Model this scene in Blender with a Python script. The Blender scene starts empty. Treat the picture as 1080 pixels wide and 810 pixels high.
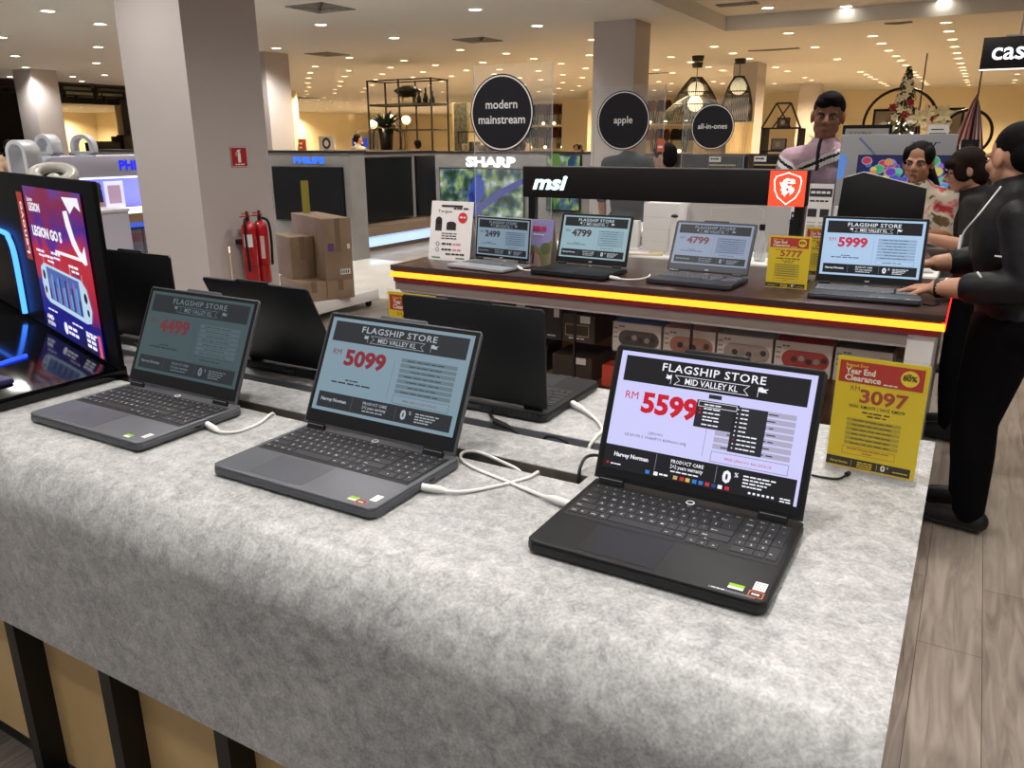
import bpy, bmesh, math, random
import numpy as np
from mathutils import Matrix, Vector
random.seed(7); rng = np.random.default_rng(7)
PI = math.pi
SC = bpy.context.scene
COL = SC.collection
CAMH = 1.52
CEIL = 3.10

# ------------------------------------------------------------------ materials
def lin(c):
    if isinstance(c, str):
        c = c.lstrip('#'); c = c if len(c) == 6 else ''.join(q*2 for q in c); c = [int(c[i:i+2], 16)/255 for i in (0, 2, 4)]
    return [(x/12.92 if x <= .04045 else ((x+.055)/1.055)**2.4) for x in c]
MATS = {}
def mt(name, col=None, rough=.5, metal=0., emit=None, es=1., trans=0., ior=1.45, coat=0., spec=.5):
    if name in MATS: return MATS[name]
    m = bpy.data.materials.new(name); m.use_nodes = True
    b = m.node_tree.nodes['Principled BSDF']; MATS[name] = m
    if col is not None: b.inputs['Base Color'].default_value = (*lin(col), 1)
    b.inputs['Roughness'].default_value = rough; b.inputs['Metallic'].default_value = metal
    b.inputs['IOR'].default_value = ior; b.inputs['Transmission Weight'].default_value = trans
    b.inputs['Coat Weight'].default_value = coat; b.inputs['Specular IOR Level'].default_value = spec
    if emit is not None:
        b.inputs['Emission Color'].default_value = (*lin(emit), 1); b.inputs['Emission Strength'].default_value = es
    return m
def nodes(m):
    nt = m.node_tree; return nt, nt.nodes, nt.links, nt.nodes['Principled BSDF']
def noisy(name, c1, c2, scale=20, rough=.6, detail=4, stretch=(1, 1, 1), bump=0., lo=.35, hi=.65, metal=0., coat=0., c3=None):
    """two/three colour noise material in object space"""
    if name in MATS: return MATS[name]
    m = mt(name, c1, rough, metal, coat=coat); nt, N, L, b = nodes(m)
    tc = N.new('ShaderNodeTexCoord'); mp = N.new('ShaderNodeMapping'); mp.inputs['Scale'].default_value = stretch
    nz = N.new('ShaderNodeTexNoise'); nz.inputs['Scale'].default_value = scale; nz.inputs['Detail'].default_value = detail
    cr = N.new('ShaderNodeValToRGB'); cr.color_ramp.elements[0].position = lo; cr.color_ramp.elements[1].position = hi
    cr.color_ramp.elements[0].color = (*lin(c1), 1); cr.color_ramp.elements[1].color = (*lin(c2), 1)
    if c3:
        e = cr.color_ramp.elements.new((lo+hi)/2); e.color = (*lin(c3), 1)
    L.new(tc.outputs['Object'], mp.inputs['Vector']); L.new(mp.outputs['Vector'], nz.inputs['Vector'])
    L.new(nz.outputs['Fac'], cr.inputs['Fac']); L.new(cr.outputs['Color'], b.inputs['Base Color'])
    if bump:
        bp = N.new('ShaderNodeBump'); bp.inputs['Strength'].default_value = bump; bp.inputs['Distance'].default_value = .01
        L.new(nz.outputs['Fac'], bp.inputs['Height']); L.new(bp.outputs['Normal'], b.inputs['Normal'])
    return m

# ------------------------------------------------------------------ mesh builder
_txt = {}
def text_geo(s, bold, shear, res, spacing):
    k = (s, bold, shear, res, spacing)
    if k not in _txt:
        cu = bpy.data.curves.new('t', 'FONT'); cu.body = s; cu.size = 1; cu.offset = bold; cu.shear = shear
        cu.resolution_u = res; cu.space_character = spacing; cu.fill_mode = 'FRONT'
        ob = bpy.data.objects.new('t', cu); me = bpy.data.meshes.new_from_object(ob)
        v = np.array([x.co[:] for x in me.vertices], float).reshape(-1, 3); f = [tuple(p.vertices) for p in me.polygons]
        bpy.data.objects.remove(ob); bpy.data.curves.remove(cu); bpy.data.meshes.remove(me)
        _txt[k] = (v, f)
    return _txt[k]
def V(*a): return Vector(a)
def frame_to(d):
    d = Vector(d).normalized(); a = V(0, 0, 1) if abs(d.z) < .9 else V(1, 0, 0)
    x = a.cross(d).normalized(); return x, d.cross(x)
def crom(P, n=6):
    P = [Vector(p) for p in P]; Q = [P[0]*2-P[1]] + P + [P[-1]*2-P[-2]]; out = []
    for i in range(1, len(Q)-2):
        a, b, c, d = Q[i-1:i+3]
        for k in range(n):
            t = k/n; out.append(.5*((2*b)+(c-a)*t+(2*a-5*b+4*c-d)*t*t+(3*b-a-3*c+d)*t**3))
    return out+[P[-1]]
class MB:
    def __init__(s, T=None): s.v = []; s.f = []; s.mi = []; s.sm = []; s.mats = []; s.T = T
    def add(s, vs, fs, m, smooth=False):
        o = len(s.v)
        if m not in s.mats: s.mats.append(m)
        k = s.mats.index(m)
        if s.T is not None: vs = [s.T @ Vector(v) for v in vs]
        s.v += [tuple(v) for v in vs]
        for f in fs: s.f.append(tuple(i+o for i in f)); s.mi.append(k); s.sm.append(smooth)
        return s
    def box(s, x0, x1, y0, y1, z0, z1, m):
        v = [(x, y, z) for z in (z0, z1) for y in (y0, y1) for x in (x0, x1)]
        return s.add(v, [(0, 2, 3, 1), (4, 5, 7, 6), (0, 1, 5, 4), (2, 6, 7, 3), (0, 4, 6, 2), (1, 3, 7, 5)], m)
    def quad(s, a, b, c, d, m): return s.add([a, b, c, d], [(0, 1, 2, 3)], m)
    def prism(s, pts, d, m, smooth=False):
        """closed polygon pts (3-D) extruded by vector d"""
        n = len(pts); d = Vector(d); P = [Vector(p) for p in pts]
        f = [tuple(range(n-1, -1, -1)), tuple(range(n, 2*n))]
        s.add(P+[p+d for p in P], f, m)
        o = len(s.v)-2*n; k = s.mats.index(m)
        for i in range(n):
            j = (i+1) % n; s.f.append((o+i, o+j, o+n+j, o+n+i)); s.mi.append(k); s.sm.append(smooth)
        return s
    def cyl(s, p0, p1, r0, m, r1=None, n=16, caps=True, smooth=True):
        r1 = r0 if r1 is None else r1; p0 = Vector(p0); p1 = Vector(p1); x, y = frame_to(p1-p0)
        c = [(math.cos(2*PI*i/n), math.sin(2*PI*i/n)) for i in range(n)]
        v = [p0+x*a*r0+y*b*r0 for a, b in c]+[p1+x*a*r1+y*b*r1 for a, b in c]
        s.add(v, [(i, (i+1) % n, n+(i+1) % n, n+i) for i in range(n)], m, smooth)
        if caps: s.add(v, [tuple(range(n-1, -1, -1)), tuple(range(n, 2*n))], m)
        return s
    def lathe(s, prof, m, c=(0, 0, 0), n=24, smooth=True, sx=1, sy=1):
        v = [(c[0]+r*math.cos(2*PI*i/n)*sx, c[1]+r*math.sin(2*PI*i/n)*sy, c[2]+z) for r, z in prof for i in range(n)]
        f = [(k*n+i, k*n+(i+1) % n, (k+1)*n+(i+1) % n, (k+1)*n+i) for k in range(len(prof)-1) for i in range(n)]
        return s.add(v, f, m, smooth)
    def tube(s, P, r, m, n=8, smoothpath=True, k=6, caps=True, taper=None):
        P = crom(P, k) if smoothpath else [Vector(p) for p in P]; v = []; x = None
        for i, p in enumerate(P):
            d = (P[min(i+1, len(P)-1)]-P[max(i-1, 0)]).normalized()
            if x is None: x, y = frame_to(d)
            else:
                x = (x-d*x.dot(d)).normalized(); y = d.cross(x)
            rr = r if taper is None else r*taper(i/(len(P)-1))
            v += [p+x*math.cos(2*PI*j/n)*rr+y*math.sin(2*PI*j/n)*rr for j in range(n)]
        f = [(i*n+j, i*n+(j+1) % n, (i+1)*n+(j+1) % n, (i+1)*n+j) for i in range(len(P)-1) for j in range(n)]
        if caps: f += [tuple(range(n-1, -1, -1)), tuple(range((len(P)-1)*n, len(P)*n))]
        return s.add(v, f, m, True)
    def ball(s, c, r, m, n=16, h=10):
        r = (r, r, r) if not hasattr(r, '__len__') else r
        v = [(c[0], c[1], c[2]-r[2])]+[(c[0]+r[0]*math.sin(PI*k/h)*math.cos(2*PI*i/n), c[1]+r[1]*math.sin(PI*k/h)*math.sin(2*PI*i/n), c[2]-r[2]*math.cos(PI*k/h)) for k in range(1, h) for i in range(n)]+[(c[0], c[1], c[2]+r[2])]
        f = [(0, 1+(i+1) % n, 1+i) for i in range(n)]
        f += [(1+k*n+i, 1+k*n+(i+1) % n, 1+(k+1)*n+(i+1) % n, 1+(k+1)*n+i) for k in range(h-2) for i in range(n)]
        f += [(1+(h-2)*n+i, 1+(h-2)*n+(i+1) % n, len(v)-1) for i in range(n)]
        return s.add(v, f, m, True)
    def torus(s, c, R, r, m, ax=(0, 0, 1), n=32, k=8, a0=0, a1=2*PI):
        x, y = frame_to(ax); c = Vector(c); full = abs(a1-a0-2*PI) < 1e-6; nn = n if full else n+1; ax = Vector(ax).normalized()
        v = []
        for i in range(nn):
            a = a0+(a1-a0)*i/n; d = x*math.cos(a)+y*math.sin(a)
            v += [c+d*(R+r*math.cos(2*PI*j/k))+ax*r*math.sin(2*PI*j/k) for j in range(k)]
        f = [(i*k+j, ((i+1) % nn)*k+j, ((i+1) % nn)*k+(j+1) % k, i*k+(j+1) % k) for i in range(n) for j in range(k)]
        return s.add(v, f, m, True)
    def build(s, name, parent=None, world=False, bevel=0, seg=2, origin=True, sharp=None):
        me = bpy.data.meshes.new(name); vs = s.v
        if world and parent is not None:
            Mi = WM[parent].inverted(); vs = [Mi @ Vector(v) for v in vs]
        loc = V(0, 0, 0)
        if parent is None and origin and vs:
            a = np.array([tuple(v) for v in vs]); lo, hi = a.min(0), a.max(0)
            loc = V((lo[0]+hi[0])/2, (lo[1]+hi[1])/2, lo[2]); vs = [Vector(v)-loc for v in vs]
        me.from_pydata([tuple(v) for v in vs], [], s.f)
        for m in s.mats: me.materials.append(m)
        me.polygons.foreach_set('material_index', s.mi); me.polygons.foreach_set('use_smooth', s.sm); me.update()
        if bevel:
            bm = bmesh.new(); bm.from_mesh(me); bmesh.ops.remove_doubles(bm, verts=bm.verts, dist=1e-5)
            bmesh.ops.recalc_face_normals(bm, faces=bm.faces)
            es = [e for e in bm.edges if len(e.link_faces) == 2 and e.calc_face_angle(0) > .6]
            bmesh.ops.bevel(bm, geom=es, offset=bevel, segments=seg, affect='EDGES', profile=.5, clamp_overlap=True)
            bm.to_mesh(me); bm.free()
            if seg > 1:
                for p in me.polygons: p.use_smooth = True
                me.set_sharp_from_angle(angle=.7)
        o = bpy.data.objects.new(name, me); COL.objects.link(o); o.location = loc
        if parent is not None:
            o.parent = parent; WM[o] = WM[parent]
        else: WM[o] = Matrix.Translation(loc)
        return o
WM = {}
class Pan:
    """flat drawing on a plane: origin o, unit axes ex, ey; layers lifted along the normal"""
    def __init__(s, mb, o, ex, ey, eps=.0004):
        s.mb = mb; s.o = Vector(o); s.ex = Vector(ex).normalized(); s.ey = Vector(ey).normalized(); s.n = s.ex.cross(s.ey); s.e = eps
    def p(s, x, y, l): return s.o+s.ex*x+s.ey*y+s.n*(l*s.e)
    def rect(s, x0, y0, x1, y1, m, l=1): s.mb.quad(s.p(x0, y0, l), s.p(x1, y0, l), s.p(x1, y1, l), s.p(x0, y1, l), m)
    def poly(s, pts, m, l=1): s.mb.add([s.p(x, y, l) for x, y in pts], [tuple(range(len(pts)))], m)
    def disc(s, x, y, r, m, l=1, n=28, ry=None):
        ry = ry or r; s.poly([(x+r*math.cos(2*PI*i/n), y+ry*math.sin(2*PI*i/n)) for i in range(n)], m, l)
    def ring(s, x, y, r0, r1, m, l=1, n=32, sy=1):
        v = [s.p(x+r*math.cos(2*PI*i/n), y+r*sy*math.sin(2*PI*i/n), l) for r in (r0, r1) for i in range(n)]
        s.mb.add(v, [(i, n+i, n+(i+1) % n, (i+1) % n) for i in range(n)], m)
    def line(s, pts, w, m, l=1, close=False):
        pts = list(pts)+([pts[0]] if close else [])
        for (a, b), (c, d) in zip(pts, pts[1:]):
            L = math.hypot(c-a, d-b) or 1; ux, uy = (c-a)/L, (d-b)/L; nx, ny = -uy*w/2, ux*w/2; a0, b0, c0, d0 = a-ux*w/2, b-uy*w/2, c+ux*w/2, d+uy*w/2
            s.poly([(a0-nx, b0-ny), (c0-nx, d0-ny), (c0+nx, d0+ny), (a0+nx, b0+ny)], m, l)
    def text(s, t, x, y, h, m, l=2, align='l', bold=0., shear=0., res=2, width=None, rot=0., spacing=1., sx=1.):
        """h = cap height; (x,y) = baseline start / centre / end"""
        v, f = text_geo(t, bold, shear, res, spacing)
        if not len(v): return
        k = h/.69; x0, x1 = v[:, 0].min(), v[:, 0].max(); w = (x1-x0)*k*sx; kx = k*sx
        if width: kx *= width/w; w = width
        off = -x0*kx-(0 if align == 'l' else w/2 if align == 'c' else w)
        ca, sa = math.cos(rot), math.sin(rot); P = []
        for a in v:
            px, py = a[0]*kx+off, a[1]*k; P.append(s.p(x+px*ca-py*sa, y+px*sa+py*ca, l))
        s.mb.add(P, f, m)
    def dash(s, x, y, w, h, m, l=2, n=6, seed=0):
        """a run of unreadable small print: short bars"""
        r = random.Random(seed*131+n); ws = [r.uniform(.5, 1.5) for _ in range(n)]; tot = sum(ws)*1.22; cx = x
        for q in ws:
            ww = q/tot*w; s.rect(cx, y, cx+ww, y+h, m, l); cx += ww*1.22

# ------------------------------------------------------------------ scene objects
def tag(o, label=None, cat=None, group=None, kind=None):
    if label: o['label'] = label
    if cat: o['category'] = cat
    if group: o['group'] = group
    if kind: o['kind'] = kind
    return o
def thing(name, label, cat, loc=(0, 0, 0), rz=0, group=None):
    o = bpy.data.objects.new(name, None); COL.objects.link(o); o.location = loc; o.rotation_euler = (0, 0, rz)
    o.empty_display_size = .1; WM[o] = Matrix.Translation(loc) @ Matrix.Rotation(rz, 4, 'Z')
    return tag(o, label, cat, group)
def dup(o, loc=None, rz=None, label=None, group=None, parent=None):
    c = o.copy(); COL.objects.link(c)
    if parent is not None: c.parent = parent
    if loc is not None: c.location = loc
    if rz is not None: c.rotation_euler = (0, 0, rz)
    if label: c['label'] = label
    if group: c['group'] = group
    for ch in list(o.children): dup(ch, parent=c)
    return c
def setting(mb, name, label, cat='room', bevel=0):
    return tag(mb.build(name, bevel=bevel), label, cat, kind='structure')

# ------------------------------------------------------------------ camera
yaw, pit, rol = (math.radians(a) for a in (29.988, 17.183, -.163))
f0 = V(-math.sin(yaw), math.cos(yaw), 0); r0 = V(math.cos(yaw), math.sin(yaw), 0); u0 = V(0, 0, 1)
FW = f0*math.cos(pit)-u0*math.sin(pit); UP = u0*math.cos(pit)+f0*math.sin(pit)
RT = r0*math.cos(rol)+UP*math.sin(rol); UP = UP*math.cos(rol)-r0*math.sin(rol)
cd = bpy.data.cameras.new('camera'); cam = bpy.data.objects.new('camera', cd); COL.objects.link(cam)
cd.sensor_width = 36; cd.lens = 829.1/1080*36; cd.clip_start = .05; cd.clip_end = 200
M = Matrix.Identity(4)
for i in range(3): M[i][0], M[i][1], M[i][2] = RT[i], UP[i], -FW[i]
M[2][3] = CAMH; cam.matrix_world = M; SC.camera = cam
SC.view_settings.view_transform = 'Standard'; SC.view_settings.look = 'None'; SC.view_settings.gamma = 1
SC.view_settings.use_curve_mapping = False; SC.view_settings.exposure = 0
SC.cycles.max_bounces = 8; SC.cycles.diffuse_bounces = 4; SC.cycles.glossy_bounces = 4; SC.cycles.transparent_max_bounces = 12
SC.cycles.caustics_reflective = False; SC.cycles.caustics_refractive = False; SC.cycles.sample_clamp_indirect = 4
SC.cycles.use_denoising = True
# ------------------------------------------------------------------ room materials
def wood_floor(name):
    m = mt(name, '#8a8078', .32); nt, N, L, b = nodes(m)
    tc = N.new('ShaderNodeTexCoord'); mp = N.new('ShaderNodeMapping'); mp.inputs['Rotation'].default_value = (0, 0, PI/2)
    br = N.new('ShaderNodeTexBrick'); br.inputs['Scale'].default_value = 1; br.inputs['Brick Width'].default_value = 1.2; br.inputs['Row Height'].default_value = .18
    br.inputs['Mortar Size'].default_value = .0012; br.inputs['Color1'].default_value = (.25, .25, .25, 1); br.inputs['Color2'].default_value = (.75, .75, .75, 1); br.inputs['Mortar'].default_value = (0, 0, 0, 1)
    br.offset = .37
    mp2 = N.new('ShaderNodeMapping'); mp2.inputs['Scale'].default_value = (9, .9, 1)
    nz = N.new('ShaderNodeTexNoise'); nz.inputs['Scale'].default_value = 3; nz.inputs['Detail'].default_value = 7; nz.inputs['Distortion'].default_value = 1.2
    ad = N.new('ShaderNodeMath'); ad.operation = 'MULTIPLY_ADD'; ad.inputs[1].default_value = .35
    cr = N.new('ShaderNodeValToRGB'); e = cr.color_ramp.elements; e[0].position = .38; e[1].position = .95
    e[0].color = (*lin('#534940'), 1); e[1].color = (*lin('#9c9186'), 1); k = e.new(.62); k.color = (*lin('#7d7269'), 1)
    mx = N.new('ShaderNodeMix'); mx.data_type = 'RGBA'; mx.blend_type = 'MIX'; mx.inputs[7].default_value = (*lin('#3f3833'), 1)
    L.new(tc.outputs['Object'], mp.inputs['Vector']); L.new(mp.outputs['Vector'], br.inputs['Vector'])
    L.new(tc.outputs['Object'], mp2.inputs['Vector']); L.new(mp2.outputs['Vector'], nz.inputs['Vector'])
    L.new(br.outputs['Color'], ad.inputs[0]); L.new(nz.outputs['Fac'], ad.inputs[2]); L.new(ad.outputs[0], cr.inputs['Fac'])
    L.new(cr.outputs['Color'], mx.inputs[6]); L.new(br.outputs['Fac'], mx.inputs[0]); L.new(mx.outputs[2], b.inputs['Base Color'])
    return m
m_floor = wood_floor('floor_planks')
m_tile = noisy('polished_tile', '#d9d5cb', '#e3e0d8', 2, .12)
m_ceil = mt('ceiling_paint', '#e6e5e1', .9)
m_cream = mt('cream_wall', '#efe1bf', .9)
m_black = mt('matt_black', '#131315', .6)
m_colm = noisy('column_paint', '#b9b1ae', '#bdb6b3', 1.5, .75)
m_white = mt('white_laminate', '#e8e6e4', .35)
m_trim = mt('white_trim', '#f2f0ea', .5)
def lamp_mat(name, col, s): return mt(name, '#ffffff', .5, emit=col, es=s)
m_lampn = lamp_mat('lamp_white', '#fff4e2', 14); m_lampw = lamp_mat('lamp_warm', '#ffe2ae', 9)

# floor, aisle, ceiling with its raised tray, walls
fl = MB()
for x0, x1, y0, y1 in ((-46, 9, -3, 6.15), (-46, 9, 8.3, 44), (-46, -13, 6.15, 8.3), (-2.6, 9, 6.15, 8.3)):
    fl.box(x0, x1, y0, y1, -.1, 0, m_floor)
setting(fl, 'floor', 'grey brown wood plank floor of the shop', 'floor')
setting(MB().box(-13, -2.6, 6.15, 8.3, -.1, 0, m_tile), 'floor_aisle', 'pale polished tile aisle behind the cartons', 'floor')
ce = MB(); TX, TY, TZ = -3.66, 12.84, 3.3
ce.box(-22.2, TX, -3, 44, CEIL, 3.6, m_ceil); ce.box(TX, 9, TY, 44, CEIL, 3.6, m_ceil); ce.box(TX, 9, -3, TY, TZ, 3.6, m_ceil)
ce.box(-33.4, -22.2, 24, 44, CEIL, 3.6, m_ceil); ce.box(-46, -33.4, 5, 44, CEIL, 3.6, m_ceil)
setting(ce, 'ceiling', 'white painted ceiling with a raised tray at the right', 'ceiling')
setting(MB().box(-33.4, -22.2, -3, 24, 3.3, 3.6, m_black), 'ceiling_left', 'black open ceiling with light tracks at far left', 'ceiling')
wb = MB(); wb.box(-19, -18, 30, 44, 0, CEIL, m_cream); wb.box(-18, -14.95, 31.3, 31.5, 0, CEIL, m_cream); wb.box(-18.2, -18, 30, 31.5, 0, CEIL, m_cream)
wb.box(-14.95, 9, 30, 31.5, 0, CEIL, m_cream); wb.box(-18, -14.95, 30.2, 31.3, 2.98, CEIL, m_cream)
setting(wb, 'wall_back', 'cream wall behind the furniture department', 'wall')
setting(MB().box(-46, -19, 43, 43.2, 0, CEIL, m_cream), 'wall_back_far', 'cream far wall under the densest downlights', 'wall')
setting(MB().box(9, 9.2, -3, 31, 0, 3.4, m_cream), 'wall_right', 'cream wall beyond the right edge', 'wall')
m_dark = mt('dark_facade', '#1b1a1c', .7)
wl = MB(); wl.box(-33.4, -33, 5, 20.0, 0, 3.3, m_dark); wl.box(-33.4, -33, 23.0, 44, 0, 3.1, m_cream); wl.box(-33.4, -33, 20.0, 23.0, 3.06, 3.3, m_dark)
wl.box(-46, -44, 5, 44, 0, 3.6, m_cream); wl.box(-44, -33.4, 29, 29.4, 0, 3.3, m_cream); wl.box(-44, -33.4, 15, 15.4, 0, 3.3, m_cream)
setting(wl, 'wall_left', 'dark shop front wall with a lit opening at far left', 'wall')
setting(MB().box(-32.9, -32.6, 13.2, 14.6, 0, 3.3, mt('tan_panel', '#8f7a5c', .8)), 'wall_left_panel', 'tan wall panel beside the far left column', 'wall')

# square columns on their 7.3 m grid
for i, (x0, x1, y0, y1, lab) in enumerate([
        (-4.985, -4.365, 3.53, 4.14, 'wide pale column carrying the fire extinguisher sign'),
        (-4.98, -4.36, 10.95, 11.53, 'grey column behind the middle-sized round sign'),
        (-4.9, -4.38, 18.0, 18.75, 'column beside the tall woven pendant lamp'),
        (-4.95, -4.4, 25.5, 26.1, 'far column behind the man in the striped polo shirt'),
        (-12.3, -11.68, 11.2, 11.8, 'grey column just right of the wide pale column'),
        (-19.5, -18.8, 11.0, 11.6, 'distant column at far left between track lights and fans'),
        (-19.9, -19.65, 19.5, 20.1, 'narrow cream column far behind the wide pale column'),
        (-11.6, -11.1, 25.2, 25.8, 'cream far column behind the round mainstream sign')]):
    m = m_colm if i < 6 else m_cream
    setting(MB().box(x0, x1, y0, y1, 0, CEIL, m), 'column', lab, 'column')

# ------------------------------------------------------------------ downlights
NEAR = [(-10.47, 6.48), (-10.98, 7.52), (-13.59, 9.21), (-16.33, 10.97), (-19.04, 12.97), (-20.17, 12.86), (-21.45, 13.91), (-21.55, 12.07), (-13.66, 7.63), (-16.34, 9.32), (-8.39, 9.16), (-8.43, 10.88), (-11.1, 10.94), (-5.8, 9.15), (-5.82, 10.84), (-18.6, 10.8)]
MID = [(-11.12, 12.89), (-13.03, 13.96), (-14.33, 15.15), (-15.51, 16.33), (-16.82, 17.66), (-18.08, 19.03), (-19.5, 20.38), (-20.77, 21.76), (-21.99, 22.87), (-23.43, 24.15), (-24.86, 25.33), (-21.89, 23.82), (-23.37, 25.08), (-25.56, 27.34), (-13.13, 15.17), (-14.34, 16.4), (-15.61, 17.68), (-16.95, 19.14), (-18.21, 20.32), (-19.52, 21.76), (-10.58, 13.94), (-11.79, 15.03), (-13.09, 16.35), (-14.4, 17.7), (-15.85, 19.3), (-16.97, 20.33), (-18.3, 21.77), (-10.6, 15.07), (-11.87, 16.36), (-13.09, 17.59), (-11.98, 17.74), (-13.25, 19.12), (-14.46, 20.27), (-16.06, 23.21), (-8.48, 12.86), (-8.09, 13.84), (-9.4, 15.1), (-8.11, 14.96), (-8.12, 16.22), (-6.87, 14.93), (-5.81, 12.74), (-9.39, 17.56), (-8.15, 17.52), (-9.4, 18.89), (-10.66, 20.09), (-9.39, 19.99), (-10.64, 21.38), (-10.84, 22.87), (-11.9, 23.62), (-11.99, 24.77), (-13.23, 24.77), (-13.45, 26.28), (-11.94, 21.48), (-10.8, 19.18), (-10.0, 16.78), (-10.76, 17.8), (-10.74, 16.53), (-12.01, 20.3), (-13.2, 23.76), (-2.88, 13.57), (-4.39, 14.77), (-4.4, 16.05), (-4.4, 17.25), (-5.64, 16.11), (-5.64, 17.35), (-5.64, 18.66), (-5.62, 19.72), (-6.91, 18.76), (-6.87, 19.8), (-4.38, 19.6), (-4.36, 20.81), (-8.19, 22.49), (-8.14, 23.42), (-9.66, 26.14), (-9.45, 27.07), (-6.88, 23.31), (-6.88, 24.22), (-5.58, 25.04), (-1.8, 14.62), (-1.79, 15.79), (-1.8, 17.08), (-1.78, 18.27), (-1.78, 19.32), (-1.78, 20.58), (-1.77, 22.71), (-1.78, 23.72), (-1.77, 24.61), (-1.77, 26.19), (-1.77, 27.08), (-1.78, 28.07), (-0.73, 13.53), (-0.73, 14.61), (-0.72, 15.78), (-0.72, 17.01), (-0.72, 18.24), (-0.72, 19.42), (-0.71, 20.67), (-0.71, 21.88), (-0.71, 22.77), (-0.7, 23.88), (-0.7, 24.87), (-0.71, 26.44), (-0.7, 27.44), (-0.69, 28.91), (-2.88, 21.96), (-2.86, 22.84), (-2.87, 23.81), (-2.86, 24.72), (-2.86, 26.16), (-2.84, 26.91), (-2.84, 27.85), (0.46, 27.21), (0.44, 24.8), (0.45, 28.39), (-2.87, 18.3), (-2.87, 15.78), (-4.39, 23.12), (-4.41, 24.23)]
FAR = []
for iy in range(11):
    for ix in range(12):
        y = 25.6+iy*1.55; x = -.66*y-2.5+(ix-5.5)*1.5+(.7 if iy % 2 else 0)+rng.uniform(-.25, .25)
        if -40 < x < -19.5: FAR.append((x, y+rng.uniform(-.3, .3)))
SHOP = [(-38.5, 21+.0), (-37, 22.6), (-41, 23.4), (-39.5, 24.6), (-42, 25.4), (-36, 21.6), (-38, 25.6), (-35.2, 20.6), (-43, 27), (-40.5, 22), (-37.4, 24), (-41.6, 28)]
def downlight(name, r, m, lab, grp, full=True):
    t = thing(name, lab, 'ceiling light', (0, 0, -20), group=grp)
    MB().lathe([(r*.82, -.001), (r*.86, -.008), (r*1.12, -.008), (r*1.18, 0)], m_trim, n=20).build('trim_ring', t)
    MB().lathe([(0.0001, -.003), (r*.6, -.004), (r*.84, -.003)], m, n=20).build('lamp_lens', t); return t
dn = downlight('downlight', .095, m_lampn, 'round white recessed downlight in the grey part of the ceiling', 'white downlights in the near ceiling')
dm = downlight('downlight', .09, m_lampw, 'small warm downlight in the ceiling over the furniture department', 'warm downlights over the furniture department')
df = downlight('downlight', .085, m_lampw, 'tiny warm downlight crowded along the far end of the ceiling', 'far warm downlights')
def place(proto, L, z):
    for i, (x, y) in enumerate(L):
        o = proto if i == 0 else dup(proto)
        o.location = (x, y, z)
place(dn, NEAR, CEIL); place(dm, MID, CEIL); place(df, FAR, CEIL)
dt = downlight('downlight', .095, m_lampn, 'recessed downlight inside the raised ceiling tray', 'downlights in the raised tray'); place(dt, [(-2.93, 12.3), (-1.96, 12.74), (-0.75, 12.78)], TZ)
ds = downlight('downlight', .11, m_lampw, 'warm downlight inside the lit shop at far left', 'downlights in the far left shop'); place(ds, SHOP, CEIL)
# fill the ceiling of that lit shop
m_vent = mt('vent_grey', '#8d8c88', .6); m_ventd = mt('vent_dark', '#4b4a48', .7)
def vent(x, y, z, w, d, lab):
    t = thing('air_vent', lab, 'air vent', (x, y, z))
    b = MB()
    for k in range(4):
        a = w/2*(1-k*.22); c = d/2*(1-k*.22); h = -.012-.004*k
        for (p, q, r_, s_) in ((-a, a, -c, -c+.03), (-a, a, c-.03, c), (-a, -a+.03, -c, c), (a-.03, a, -c, c)): b.box(p, q, r_, s_, h, 0, m_vent)
    b.build('vent_frame', t); MB().box(-w/2+.03, w/2-.03, -d/2+.03, d/2-.03, -.004, 0, m_ventd).build('vent_louvres', t)
for a in [(-7.36, 8.05, CEIL, .6, .6, 'square ceiling air vent nearest the wide pale column'), (-7.44, 11.8, CEIL, .6, .6, 'square ceiling air vent above the round mainstream sign'),
          (-11.04, 12.17, CEIL, .6, .6, 'square ceiling air vent right of the grey column'), (-3.21, 11.75, TZ, .55, .2, 'slotted air vent in the raised tray'),
          (-3.59, 15.78, CEIL, .9, .12, 'thin slot vent behind the tray edge'), (-1.31, 13.2, CEIL, .35, .12, 'short slot vent near the two rows of downlights'), (-7.28, 19.64, CEIL, .7, .15, 'slot vent beside the woven pendant lamps')]: vent(*a)
tag(MB().lathe([(.0001, -.05), (.03, -.045), (.06, -.02), (.065, 0)], m_black, (-8.6, 5.1, CEIL)).build('smoke_detector'), 'small dark dome on the ceiling at the top left corner', 'smoke detector')
# black light tracks with spot cans under the dark ceiling
for k, (x, y0, y1) in enumerate(((-24.2, 12.5, 17.5), (-26.5, 14, 19), (-29, 16, 21))):
    t = thing('light_track', ['black light track nearest, with spot cans at far left', 'black light track in the middle of the dark ceiling', 'rearmost black light track of the dark ceiling'][k], 'track light', (x, (y0+y1)/2, 3.12))
    MB().box(-.05, .05, y0-(y0+y1)/2, y1-(y0+y1)/2, 0, .06, m_black).box(-.02, .02, -1, -.97, .05, .18, m_black).box(-.02, .02, 1, 1.03, .05, .18, m_black).build('rail', t)
    for j in range(5):
        yy = -2.2+j*1.1; MB().cyl((0, yy, -.2), (0, yy, 0), .07, m_black, n=12).build('spot_can', t)
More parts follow.
